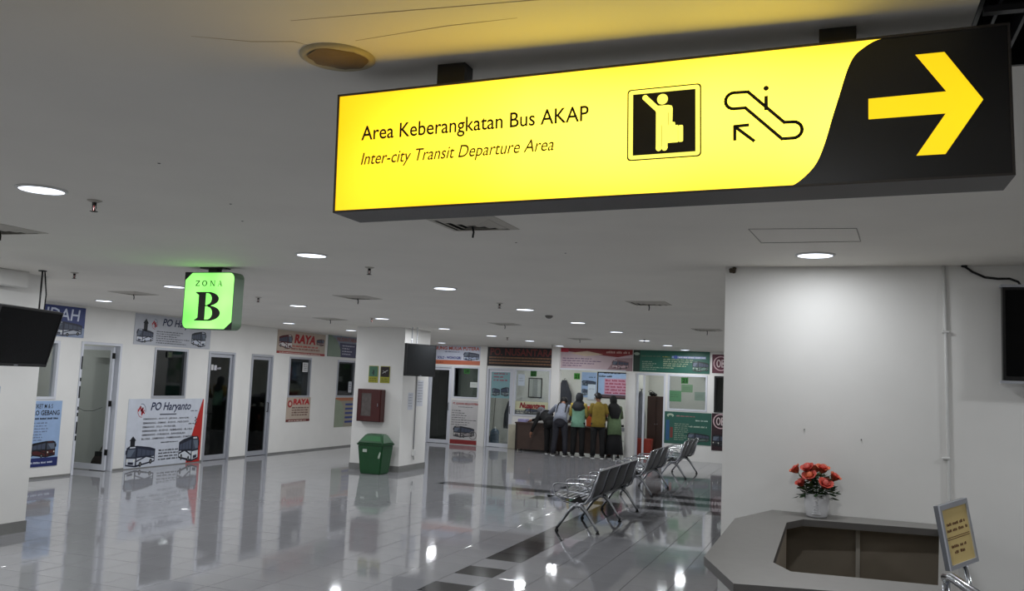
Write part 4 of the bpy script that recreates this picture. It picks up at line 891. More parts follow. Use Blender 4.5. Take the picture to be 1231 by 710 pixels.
mb = MB(); mb.box((.095, 6.82, .02), (.122, 6.859, .954), mat('well_batten', (.74, .72, .68), .5, noise=.03)); mb.build('batten', ct)
mb = MB(); wl = inset(body, .025); mb.add([(x, y, .03) for x, y in wl], [list(range(6))], WOODIN); mb.add([(x, y, .02) for x, y in wl], [list(range(6))[::-1]], WOODIN); mb.build('well_floor', ct)
mb = MB(); mb.prism([(-.345, 6.30, .55), (-.327, 4.81, .55), (-.345, 4.81, .55), (-.363, 6.30, .55)], (0, 0, .404), WOODIN); mb.build('well_side_panel', ct)
mb = MB(); mb.prism([(.645, 6.84, .1), (.635, 6.84, .1), (.428, 4.66, .1), (.438, 4.66, .1)], (0, 0, .854), WOODIN); mb.build('well_side_panel', ct)

# vase of roses
vz = thing('rose_vase', (-.165, 6.72, 1.0)); tag(vz, 'white ceramic vase of orange red roses on the counter', 'vase')
mb = MB(); mb.lathe([(.055, 0), (.066, .003), (.072, .012), (.082, .05), (.086, .09), (.085, .13), (.081, .158), (.084, .162), (.080, .165), (.074, .160), (.072, .13)], CERAM, (-.165, 6.72, 1.0), 32); mb.build('vessel', vz)
mb = MB()
for k in range(7): mb.tube([(-.165 - .03 + .004*k, 6.72 - .083 + .001*k*k*.3, 1.03 + k*.012), (-.165 + .0, 6.72 - .088, 1.032 + k*.013), (-.165 + .03 - .004*k, 6.72 - .082, 1.03 + k*.012)], .006, CERAM, 6)
mb.ball((-.165, 6.63, 1.125), .013, CERAM, 10); mb.build('relief_ornament', vz)
PET = [mat('rose_petal_red', (.80, .30, .24), .6, noise=.12, nscale=40), mat('rose_petal_orange', (.86, .44, .30), .6, noise=.12, nscale=40), mat('rose_petal_pink', (.82, .38, .34), .6, noise=.1, nscale=40)]
LF = mat('leaf_green', (.16, .26, .15), .6, noise=.2, nscale=30); LF2 = mat('leaf_olive', (.30, .36, .20), .6, noise=.2, nscale=30)
def petal(mb, c, dirv, up, size, open_, m):
    d = Vector(dirv).normalized(); up = Vector(up).normalized(); s_ = d.cross(up); vs = []; nu, nv = 4, 4
    for i in range(nv + 1):
        t_ = i / nv; w_ = size*.60*math.sin(PI*(.18 + .52*t_)); out_ = size*(.30 + open_*t_*t_*.8); hh = size*(1.0*t_ - .18*t_**4)
        for j in range(nu + 1):
            q = (j/nu - .5)*2; vs.append(Vector(c) + d*(out_ - .25*size*q*q*(1 - .3*t_)) + up*(hh - .12*size*q*q*t_) + s_*w_*q)
    mb.add(vs, [[i*(nu+1)+j, i*(nu+1)+j+1, (i+1)*(nu+1)+j+1, (i+1)*(nu+1)+j] for i in range(nv) for j in range(nu)], m, True)
FSC = 1.75; fl_pos = [(-.145, .0, .335, .030, 0), (-.06, -.03, .350, .034, 2), (-.045, -.06, .300, .036, 1), (-.105, -.03, .245, .028, 2), (.035, -.01, .350, .034, 0), (.055, -.07, .255, .036, 2), (.115, .0, .300, .030, 0), (-.01, .07, .34, .03, 0)]
for i, (dx, dy, dz, s_, ci) in enumerate(fl_pos):
    s_ *= FSC; dx *= .92
    c0 = Vector((-.165 + dx, 6.72 + dy, 1.0 + dz - s_*.6)); up = Vector((dx*1.6, dy*1.6 - .06, .25)).normalized(); mb = MB()
    a = up.orthogonal().normalized(); b = up.cross(a)
    mb.ball(tuple(c0 + up*s_*.55), (s_*.34, s_*.34, s_*.5), PET[ci], 8)
    for ring_, (cnt, op, sz) in enumerate(((3, -.15, .85), (5, .25, .95), (6, .75, .95))):
        for k in range(cnt):
            q = 2*PI*(k + ring_*.4)/cnt + i; petal(mb, c0, a*math.cos(q) + b*math.sin(q), up, s_*sz, op, PET[(ci + (ring_ == 2)) % 3] if ring_ else PET[ci])
    ro = mb.build('rose', vz)
    mb = MB()
    for k in range(5): q = 2*PI*k/5; petal(mb, c0 - up*s_*.12, a*math.cos(q) + b*math.sin(q), up, s_*.55, .9, LF2)
    mb.tube([tuple(c0), tuple(c0 - up*.06), (-.165 + dx*.3, 6.72 + dy*.3, 1.13)], .003, LF2, 5); mb.build('stem', ro)
mb = MB(); rnd = random.Random(3)
for k in range(260):
    q = rnd.uniform(0, 2*PI); r = rnd.uniform(.01, .115) ; z = rnd.uniform(.14, .29); r *= 1.0 if z < .22 else .8
    c0 = Vector((-.165 + r*math.cos(q), 6.72 + r*.8*math.sin(q), 1.0 + z)); d = Vector((math.cos(q), math.sin(q), rnd.uniform(-.5, .6))).normalized(); s_ = Vector((-math.sin(q), math.cos(q), rnd.uniform(-.4, .4))).normalized(); L = rnd.uniform(.035, .062)
    m = LF2 if rnd.random() < .25 else LF
    mb.add([c0, c0 + d*L*.35 + s_*L*.32, c0 + d*L*.8 + s_*L*.22, c0 + d*L*1.1, c0 + d*L*.8 - s_*L*.22, c0 + d*L*.35 - s_*L*.32, c0 + d*L*.5 + Vector((0, 0, -L*.1))], [[0, 1, 6], [1, 2, 6], [2, 3, 6], [3, 4, 6], [4, 5, 6], [5, 0, 6]], m)
mb.build('leaves', vz, props={'kind': 'stuff'})

# floor standing sign and chrome rail
st = thing('sign_stand', (.545, 4.30, 0)); tag(st, 'tilted yellow notice in a metal frame on a pole at the counter end', 'sign')
A0 = Vector((.437, 4.30, 1.135)); wv = Vector((.125, .155, .030)); hv = Vector((-.045, .02, .268)); nn = wv.cross(hv).normalized()
mb = MB(); mb.prism([A0, A0+wv, A0+wv+hv, A0+hv], -nn*.022, STEEL); mb.build('back_plate', st)
uu = wv.normalized(); vv = hv.normalized(); FW_, FH_ = wv.length, hv.length; mb = MB()
for a0, b0, a1, b1 in ((0, 0, FW_, .018), (0, FH_-.022, FW_, FH_), (0, .018, .012, FH_-.022), (FW_-.012, .018, FW_, FH_-.022)):
    mb.prism([A0+uu*a0+vv*b0, A0+uu*a1+vv*b0, A0+uu*a1+vv*b1, A0+uu*a0+vv*b1], nn*.008, ALU)
mb.build('frame', st)
f = Flat(A0 + nn*.0005, uu, vv, .0008); f.rect(.012, .018, FW_-.012, FH_-.022, (.90, .80, .54), 0); TI = (.40, .22, .12)
f.build('yellow_card', st)
for k, (b0, a0, a1) in enumerate(((.178, .035, .165), (.152, .030, .175), (.085, .04, .15), (.060, .055, .13))): f.marks(a0, b0, a1, b0 + .013, TI, 1)
f.rect(.02, .128, FW_-.02, .131, TI, 1); f.rect(.02, .120, FW_-.02, .123, TI, 1); f.build('lettering', st)
mb = MB(); mb.tube([(.505, 4.385, 1.15), (.535, 4.33, 1.0), (.565, 4.27, .02)], .011, CHROME, 10); mb.build('pole', st)
mb = MB(); mb.lathe([(.13, 0), (.13, .008), (.10, .018), (.012, .024)], CHROME, (.565, 4.27, .001), 28); mb.build('base', st)
ra = thing('chrome_rail', (.40, 3.9, 0)); tag(ra, 'shiny chrome rail at the bottom right corner below the yellow notice', 'rail')
mb = MB(); mb.tube([(.392, 4.02, 1.155), (.41, 3.96, 1.168), (.47, 3.80, 1.150), (.60, 3.45, 1.10), (.72, 3.1, 1.05), (.74, 3.06, 1.02), (.74, 3.06, .02)], .019, CHROME, 14); mb.build('handrail', ra)
mb = MB(); mb.tube([(.395, 4.015, 1.15), (.395, 4.02, 1.05), (.395, 4.02, .02)], .016, CHROME, 12); mb.build('post', ra)
for p in ((.395, 4.02), (.74, 3.06)): mb = MB(); mb.lathe([(.05, 0), (.05, .01), (.02, .02)], CHROME, (p[0], p[1], .001), 20); mb.build('foot_flange', ra)

# ------------------------------------------------------------------ gang benches
def shell_profile():
    return [(-.405, .385), (-.42, .405), (-.41, .425), (-.36, .425), (-.26, .412), (-.12, .400), (.0, .392), (.07, .395), (.12, .415), (.155, .46), (.18, .53), (.205, .62), (.235, .71), (.26, .765), (.272, .775)]
LEGM = mat('polished_leg', (.68, .69, .71), .24, .9, noise=.04)
def bench(nseat, pitch, y0, legs, rounded):
    t = thing('waiting_bench', (0, 0, 0))
    mb = MB(); mb.tube([(.0, y0 - .02, .345), (.0, y0 + nseat*pitch + .02, .345)], .028, STEEL, 10); mb.build('beam', t)
    P = shell_profile()
    for s_ in range(nseat):
        a, b = y0 + s_*pitch + .012, y0 + (s_+1)*pitch - .012; c = (a + b)/2
        def half(i):
            x, z = P[i]; h = (b - a)/2
            if rounded and z > .55: h *= math.sqrt(max(.05, 1 - ((z - .55)/.26)**2.4))*.97 + .0
            elif z > .46: h *= 1 - .07*(z - .46)/.31
            if i < 2: h *= .95
            return h
        nu = 6; vs = []; fs = []
        for i, (x, z) in enumerate(P):
            h = half(i)
            for j in range(nu + 1):
                q = (j/nu - .5)*2; dish = .018*(q*q) if z > .45 else 0; dz = .016*(q*q) if z <= .45 else 0
                vs.append((x - dish, c + q*h, z + dz))
        m_ = len(vs)
        for i, (x, z) in enumerate(P):
            p0 = Vector(P[max(0, i-1)]); p1 = Vector(P[min(len(P)-1, i+1)]); d = (p1 - p0).normalized(); nx, nz = d.y*.012, -d.x*.012
            for j in range(nu + 1): v_ = vs[i*(nu+1)+j]; vs.append((v_[0] + nx, v_[1], v_[2] + nz))
        for i in range(len(P)-1):
            for j in range(nu):
                q = i*(nu+1)+j; fs.append([q, q+1, q+nu+2, q+nu+1]); fs.append([m_+q+nu+1, m_+q+nu+2, m_+q+1, m_+q])
        L = len(P)
        for j in range(nu):
            fs.append([j, m_+j, m_+j+1, j+1]); q = (L-1)*(nu+1)+j; fs.append([q, q+1, m_+q+1, m_+q])
        for i in range(L-1):
            q = i*(nu+1); fs.append([q, q+nu+1, m_+q+nu+1, m_+q]); q += nu; fs.append([q, m_+q, m_+q+nu+1, q+nu+1])
        seat_f = [f for f in fs]; mb = MB(); mb.add(vs, seat_f, DSTEEL, True); sh = mb.build('seat_shell', t)
        # polished ribs of the seat pan and dark slots of the backrest
        mb = MB()
        for k in range(6):
            x = -.36 + k*.072; mb.cbox((x, a + .05, .418 - .0 - k*.0035), (x + .040, b - .05, .424 - k*.0035), CHROME, .001)
        mb.build('seat_ribs', sh)
        mb = MB()
        for yy in (-1, 1):
            pts = [(P[i][0] - .004, c + yy*half(i)*.985, P[i][1] + (.012 if P[i][1] <= .45 else 0)) for i in range(2, L)]
            mb.tube(pts, .007, STEEL, 6)
        hh = half(L-1)*.985; mb.tube([(P[L-1][0], c - hh, P[L-1][1]), (P[L-1][0] - (.0 if not rounded else .0), c, P[L-1][1] + (.004 if not rounded else .012)), (P[L-1][0], c + hh, P[L-1][1])], .008, CHROME, 6)
        mb.build('edge_trim', sh)
    if not rounded:
        mb = MB(); mb.cbox((.262, y0, .772), (.284, y0 + nseat*pitch, .792), CHROME, .003); mb.build('top_rail', t)
    for s_ in range(nseat + 1):
        y = y0 + s_*pitch
        mb = MB(); mb.tube([(.165, y, .50), (.10, y, .585), (.02, y, .600), (-.28, y, .590), (-.325, y, .572), (-.335, y, .54), (-.31, y, .44), (-.20, y, .375), (.0, y, .345)], .011, CHROME, 8); mb.build('armrest', t)
    for y in (y0, y0 + nseat*pitch):
        mb = MB(); mb.tube([(.0, y, .35), (.10, y, .365), (.165, y, .46), (.215, y, .60), (.272, y, .775)], [.018, .018, .015, .013, .011], LEGM, 8)
        mb.tube([(.10, y, .365), (.165, y, .40), (.20, y, .52), (.235, y, .66), (.274, y, .775)], .010, STEEL, 6)
        mb.prism([(-.12, y - .006, .36), (.10, y - .006, .36), (.02, y - .006, .455)], (0, .012, 0), BLACK); mb.build('side_frame', t)
    for y in legs:
        mb = MB()
        def arch(sg):
            pts = [(0, .335), (sg*.045, .325), (sg*.115, .255), (sg*.20, .13), (sg*.265, .035)]
            mb.tube([(x, y, z) for x, z in pts], [.034, .031, .023, .019, .016], LEGM, 8)
        arch(-1); arch(1); mb.build('leg_frame', t)
        for sg in (-1, 1): mb = MB(); mb.lathe([(.024, 0), (.026, .008), (.016, .02), (.012, .045)], RUBBER, (sg*.268, y, 0.0012), 14); mb.build('foot_pad', t)
    return t
b1 = bench(4, .58, 0, (.0, 1.18, 2.28), False); b1.location = (-3.12, 10.93, 0)
tag(b1, 'nearest steel waiting bench with straight top rail and four seats', 'bench', 'steel waiting benches in a row')
b2 = bench(3, .60, 0, (.14, 1.62), True); b2.location = (-3.28, 14.93, 0)
tag(b2, 'middle steel waiting bench with rounded seat backs', 'bench', 'steel waiting benches in a row')
b3 = dup(b2, (-3.26, 18.25, 0), 'farthest steel waiting bench with rounded seat backs, before the green poster', 'steel waiting benches in a row')

# ------------------------------------------------------------------ green bin
bn = thing('rubbish_bin', (-8.32, 15.03, 0.001)); tag(bn, 'green plastic rubbish bin with a sloping lid in front of the column', 'bin')
def frus(mb, c, a0, b0, a1, b1, z0, z1, m, X=None):
    vs = [(c[0]+sx*a0, c[1]+sy*b0, z0) for sx, sy in ((-1,-1),(1,-1),(1,1),(-1,1))] + [(c[0]+sx*a1, c[1]+sy*b1, z1) for sx, sy in ((-1,-1),(1,-1),(1,1),(-1,1))]
    bm = bmesh.new(); V_ = [bm.verts.new(v) for v in vs]
    for f_ in [[0,3,2,1],[4,5,6,7],[0,1,5,4],[1,2,6,5],[2,3,7,6],[3,0,4,7]]: bm.faces.new([V_[i] for i in f_])
    bmesh.ops.bevel(bm, geom=bm.edges[:], offset=.018, segments=2, affect='EDGES'); mb.addbm(bm, m, X)
bc = (-8.32, 15.03); mb = MB(); frus(mb, bc, .215, .175, .27, .215, .001, .545, BIN); mb.build('bin_body', bn)
mb = MB(); frus(mb, bc, .295, .235, .295, .235, .535, .575, BIN); mb.build('rim', bn)
mb = MB(); vs = [(-8.60, 14.80, .57), (-8.04, 14.80, .57), (-8.04, 15.26, .57), (-8.60, 15.26, .57), (-8.49, 14.93, .745), (-8.13, 14.93, .745), (-8.13, 15.13, .745), (-8.49, 15.13, .745)]
bm = bmesh.new(); V_ = [bm.verts.new(v) for v in vs]
for f_ in [[0,3,2,1],[4,5,6,7],[0,1,5,4],[1,2,6,5],[2,3,7,6],[3,0,4,7]]: bm.faces.new([V_[i] for i in f_])
bmesh.ops.bevel(bm, geom=bm.edges[:], offset=.02, segments=2, affect='EDGES'); mb.addbm(bm, BIN); mb.build('lid', bn)
mb = MB(); mb.prism([(-8.55, 14.846, .61), (-8.11, 14.846, .61), (-8.16, 14.905, .70), (-8.46, 14.905, .70)], (0, -.010, .008), mat('green_flap', (.13, .40, .21), .4, noise=.05)); mb.build('swing_flap', bn)
f = Flat((-8.47, 14.813, .41), (1, 0, 0), (0, 0, 1), .002); f.rect(0, 0, .09, .055, (.72, .76, .72), 2); f.build('sticker', bn)
f = Flat((-8.16, 14.813, .30), (1, 0, 0), (0, .1, 1), .004); f.poly([(.02, 0), (.06, .01), (.075, .11), (.05, .13), (.02, .05)], (.62, .68, .62), 2); f.build('sticker', bn)

# ------------------------------------------------------------------ desks and goods by the far wall
def desk(name, x0, x1, y0, y1, h, label):
    t = thing(name, ((x0+x1)/2, (y0+y1)/2, 0)); tag(t, label, 'desk')
    mb = MB(); mb.cbox((x0, y0, h-.035), (x1, y1, h), DESK, .005); mb.build('desktop', t)
    mb = MB(); mb.box((x0+.05, y0+.03, .05), (x1-.05, y0+.05, h-.036), DESK); mb.build('front_panel', t)
    for x in (x0+.02, x1-.07):
        for y in (y0+.02, y1-.07): mb = MB(); mb.box((x, y, .001), (x+.05, y+.05, h-.036), mat('desk_leg_dark', (.15, .11, .09), .5, noise=.08)); mb.build('leg', t)
    for x in (x0+.02, x1-.05): mb = MB(); mb.box((x, y0+.075, .05), (x+.02, y1-.075, h-.036), DESK); mb.build('side_panel', t)
    return t
desk('office_desk', -8.26, -7.22, 22.50, 23.02, .76, 'brown wooden desk left of the group of people')
desk('office_desk', -7.19, -5.66, 22.56, 23.05, .74, 'brown desk behind the standing people, mostly hidden by them')
tb = thing('side_table', (-5.55, 23.4, 0)); tag(tb, 'low white table with papers at the right end of the open counter', 'table')
mb = MB(); mb.cbox((-5.78, 23.25, .60), (-5.36, 23.75, .63), TRIM, .004); mb.build('tabletop', tb); mb = MB(); mb.cbox((-5.76, 23.27, .36), (-5.38, 23.73, .38), GLASS, .002); mb.build('lower_shelf', tb)
for x in (-5.76, -5.40):
    for y in (23.27, 23.71): mb = MB(); mb.tube([(x, y, .001), (x, y, .60)], .012, CHROME, 8); mb.build('leg', tb)
for k, (x, y, z, c) in enumerate(((-5.66, 23.42, .632, (.25, .25, .27)), (-5.50, 23.38, .632, (.55, .56, .58)), (-5.58, 23.5, .74, (.12, .12, .13)))):
    mb = MB(); mb.cbox((x-.072, y-.07, z), (x+.072, y+.07, z+(.10 if k < 2 else .06)), paint(c), .006); o = mb.build('document_box'); tag(o, ('dark grey file box on the low white table', 'pale file box on the low white table', 'black tray lying on top of the file boxes')[k], 'box')
sb = thing('plastic_stool', (-5.53, 22.8, 0)); tag(sb, 'dark low stool with thin legs right of the woman in green', 'stool')
mb = MB(); mb.lathe([(.14, 0), (.15, .01), (.15, .03), (.13, .035)], BLACK, (-5.53, 22.8, .42), 18); mb.build('seat', sb)
for k in range(4): q = PI/4 + k*PI/2; mb = MB(); mb.tube([(-5.53 + .16*math.cos(q), 22.8 + .16*math.sin(q), .001), (-5.53 + .11*math.cos(q), 22.8 + .11*math.sin(q), .42)], .011, DM, 6); mb.build('leg', sb)
# tall brown cabinet, bag, red box
cb_ = thing('tall_cabinet', (-4.75, 24.2, 0)); tag(cb_, 'tall dark brown cabinet standing inside the doorway under the green banner', 'cabinet')
mb = MB(); mb.cbox((-4.98, 24.0, .03), (-4.48, 24.45, 1.60), CAB, .006); mb.build('carcass', cb_)
for x in (-4.975, -4.727): mb = MB(); mb.cbox((x, 23.978, .06), (x + .242, 23.999, 1.57), CAB, .004); D = mb.build('door', cb_); mb = MB(); mb.ball((x + (.215 if x < -4.9 else .03), 23.965, .85), .014, CHROME, 8); mb.build('knob', D)
mb = MB(); mb.box((-4.96, 24.02, .001), (-4.50, 24.43, .029), CAB); mb.build('plinth', cb_)
mb = MB(); mb.ball((-4.90, 24.2, 1.66), (.08, .12, .06), BLACK, 12); mb.ball((-4.82, 24.22, 1.64), (.06, .10, .04), BLACK, 10); bg = mb.build('black_bag', origin=(-4.88, 24.2, 1.6)); 
tag(thing('shoulder_bag', (-4.88, 24.2, 1.60)), 'small black bag lying on top of the brown cabinet', 'bag'); bgr = bpy.data.objects['shoulder_bag']; bg.parent = bgr; bg.location = (0, 0, .0); bg.name = 'pouch'
mb = MB(); mb.tube([(-4.96, 24.2, 1.68), (-4.99, 24.17, 1.72), (-4.93, 24.15, 1.755), (-4.86, 24.16, 1.71), (-4.80, 24.2, 1.67)], .008, RUBBER, 6); mb.build('strap', bgr)
rb = thing('red_crate', (-4.95, 23.28, 0)); tag(rb, 'orange red plastic crate on the floor before the brown cabinet', 'crate')
CR = mat('orange_red_plastic', (.58, .19, .12), .45, noise=.08); mb = MB(); frus(mb, (-4.92, 23.42), .19, .13, .215, .15, .04, .46, CR); mb.build('crate_body', rb)
mb = MB(); frus(mb, (-4.92, 23.42), .225, .16, .225, .16, .43, .475, CR); mb.build('lid', rb)
for sx in (-1, 1):
    mb = MB(); mb.box((-4.92 + sx*.14 - .03, 23.30, .001), (-4.92 + sx*.14 + .03, 23.54, .045), CR); mb.build('foot', rb)
# hanging robes
def robe(x, y, z0, z1, w_, m, label, lean=0):
    t = thing('hanging_jacket', (x, y, z0)); tag(t, label, 'jacket'); mb = MB(); rings = []
    for k in range(9):
        q = k/8; z = z1 + (z0 - z1)*q; ww = w_*(.16 + .42*min(1, q*2.2) - .06*q); rings.append((z, ww, .05 + .04*q))
    vs = []; n = 18
    for i, (z, a_, b_) in enumerate(rings):
        for k in range(n): q = 2*PI*k/n; f_ = 1 + .10*math.sin(5*q + i*.3); vs.append((x + lean*i + a_*math.cos(q)*f_, y + b_*math.sin(q)*f_, z))
    mb.add(vs, [[i*n+k, i*n+(k+1) % n, (i+1)*n+(k+1) % n, (i+1)*n+k] for i in range(8) for k in range(n)], m, True); mb.add(vs[:n], [list(range(n))], m); mb.add(vs[-n:], [list(range(n))[::-1]], m); mb.build('garment', t)
    mb = MB(); mb.tube([(x, y, z1-.01), (x, y, z1+.04), (x, y+(.138 if y > 25 else .06), z1+.05)], .006, DM, 6); mb.build('hook', t)
    if y < 25:
        c = thing('coat_stand', (x, y+.11, 0)); tag(c, 'thin dark coat stand behind the ' + label.split(' hanging')[0], 'coat stand')
        mb = MB(); mb.tube([(x, y+.13, .01), (x, y+.13, z1+.06)], .012, DM, 8); mb.tube([(x-.04, y+.11, z1+.07), (x, y+.13, z1+.05), (x+.04, y+.11, z1+.07)], .007, DM, 6); mb.tube([(x, y+.11, z1+.055), (x, y+.03, z1+.045)], .007, DM, 6); mb.build('pole', c)
        mb = MB(); mb.lathe([(.07, 0), (.07, .01), (.015, .03)], DM, (x, y+.13, .001), 18); mb.build('base', c)
robe(-7.76, 25.26, 1.05, 1.94, .42, mat('charcoal_cloth', (.24, .25, .28), .9, noise=.12), 'charcoal jacket hanging on the wall above the bending man')
robe(-5.16, 23.95, .35, 1.72, .24, mat('grey_cloth', (.44, .45, .48), .9, noise=.12), 'long grey garment hanging inside the doorway beside the brown cabinet')
robe(-9.22, 24.6, .45, 1.25, .30, mat('charcoal_cloth', (.24, .25, .28), .9), 'dark jacket hanging inside the glass door above the water bottle')
gb = thing('water_bottle', (-9.42, 24.0, 0)); tag(gb, 'large blue water bottle standing inside the white framed glass door', 'bottle')
BL = mat('blue_bottle', (.24, .34, .42), .2, noise=.05); mb = MB(); mb.lathe([(.12, 0), (.135, .02), (.135, .12), (.128, .13), (.135, .14), (.135, .26), (.128, .27), (.135, .28), (.135, .36), (.10, .42), (.04, .46)], BL, (-9.42, 24.0, .001), 24); mb.build('bottle_body', gb)
mb = MB(); mb.lathe([(.035, .455), (.035, .50), (.03, .505)], TRIM, (-9.42, 24.0, .001), 16); mb.build('cap', gb)
def broom(x, y, dx, label, m, z1=1.25):
    t = thing('broom', (x, y, 0)); tag(t, label, 'broom'); mb = MB(); mb.tube([(x, y, .25), (x + dx, y + .05, z1)], .011, paint((.45, .42, .38)), 8); mb.build('handle', t)
    mb = MB()
    for k in range(14): q = (k/13 - .5); mb.tube([(x + q*.05, y, .27), (x + q*.24, y, .14), (x + q*.34, y, .002)], [.014, .018, .014], m, 5)
    mb.build('bristles', t, props={'kind': 'stuff'}); mb = MB(); mb.cbox((x-.07, y-.02, .22), (x+.07, y+.02, .30), RUBBER, .006); mb.build('broom_head', t)
broom(-12.40, 12.34, .25, 'dark broom leaning inside the open left door', mat('dark_bristle', (.20, .14, .13), .9, noise=.2), .75)
broom(-9.72, 24.6, .05, 'dark broom hanging inside the white framed glass door', mat('dark_bristle', (.20, .14, .13), .9), 1.9)
# papers and goods on the desk
mb = MB(); mb.cbox((-8.22, 22.62, .762), (-7.98, 22.86, .84), paint((.62, .60, .76)), .006); o = mb.build('paper_stack'); tag(o, 'pale lilac stack of papers on the left end of the brown desk', 'papers')
mb = MB(); mb.cbox((-6.33, 22.70, .742), (-6.03, 22.92, 1.27), paint((.78, .36, .20)), .01); mb.box((-6.18, 22.697, 1.05), (-6.04, 22.70, 1.24), paint((.55, .16, .16))); o = mb.build('orange_box'); tag(o, 'tall orange box on the desk between woman in mint and man in yellow', 'box')
mb = MB(); mb.cbox((-8.28, 22.50, .001), (-8.285+.0, 22.501, .002), TRIM) if False else mb.cbox((-8.62, 22.98, .001), (-8.30, 23.06, .66), paint((.74, .72, .64)), .005); o = mb.build('cream_cupboard'); tag(o, 'low cream cupboard between the glass door and the brown desk', 'cupboard')

# ------------------------------------------------------------------ people (seen from behind by the desk)
def skin_mesh(mb, joints, edges, radii, m, sub=1, root=0):
    me = bpy.data.meshes.new('s'); keys = list(joints); me.from_pydata([joints[k] for k in keys], [(keys.index(a), keys.index(b)) for a, b in edges], [])
    o = bpy.data.objects.new('s', me); C.objects.link(o); md = o.modifiers.new('k', 'SKIN'); md.use_smooth_shade = True; md.branch_smoothing = .6
    sv = me.skin_vertices[0].data
    for i, k in enumerate(keys): r = radii[k]; sv[i].radius = r if isinstance(r, tuple) else (r, r); sv[i].use_root = (i == root)
    if sub: s2 = o.modifiers.new('s', 'SUBSURF'); s2.levels = sub; s2.render_levels = sub
    dg = bpy.context.evaluated_depsgraph_get(); dg.update(); e = bpy.data.meshes.new_from_object(o.evaluated_get(dg))
    mb.add([v.co[:] for v in e.vertices], [list(p.vertices) for p in e.polygons], m, True); bpy.data.objects.remove(o); bpy.data.meshes.remove(me); bpy.data.meshes.remove(e)
def loft(mb, rings, m, right, n=20, wob=0.0):
    """rings: (centre, half width, half depth); right = unit vector of width"""
    r = Vector(right).normalized(); vs = []
    for i, (c, a, b) in enumerate(rings):
        c = Vector(c); c0 = Vector(rings[max(0, i-1)][0]); c1 = Vector(rings[min(len(rings)-1, i+1)][0]); ax = (c1 - c0).normalized(); fw = ax.cross(r).normalized()
        for k in range(n): q = 2*PI*k/n; w_ = 1 + wob*math.sin(6*q + i); vs.append(c + r*a*math.cos(q)*w_ + fw*b*math.sin(q)*w_)
    mb.add(vs, [[i*n+k, i*n+(k+1) % n, (i+1)*n+(k+1) % n, (i+1)*n+k] for i in range(len(rings)-1) for k in range(n)] + [list(range(n))[::-1], [(len(rings)-1)*n+k for k in range(n)]], m, True)
def hand(mb, w_, d, side, m):
    """palm and five unequal curled fingers growing from wrist w_ along d"""
    w_ = Vector(w_); d = Vector(d).normalized(); s_ = d.cross(Vector((0, 0, 1))); s_ = s_.normalized() if s_.length > .1 else Vector((1, 0, 0)); dn = s_.cross(d)
    if dn.z > 0: dn = -dn
    mb.tube([w_ - d*.01, w_ + d*.03, w_ + d*.085], [.026, .036, .030], m, 10)
    for k, (o_, L) in enumerate(((-.028, .068), (-.010, .080), (.010, .076), (.027, .060))):
        b = w_ + d*.08 + s_*o_; mb.tube([b, b + d*L*.45 + dn*.006, b + d*L*.8 + dn*.022, b + d*L*.9 + dn*.04], [.0095, .009, .008, .006], m, 7)
    b = w_ + d*.025 + s_*side*.030; mb.tube([b, b + s_*side*.022 + d*.02, b + s_*side*.028 + d*.05 + dn*.01], [.012, .010, .008], m, 7)
SKIN = mat('skin', (.55, .38, .29), .6, noise=.05, nscale=12); HAIR = mat('black_hair', (.05, .045, .045), .5, noise=.1, nscale=60)
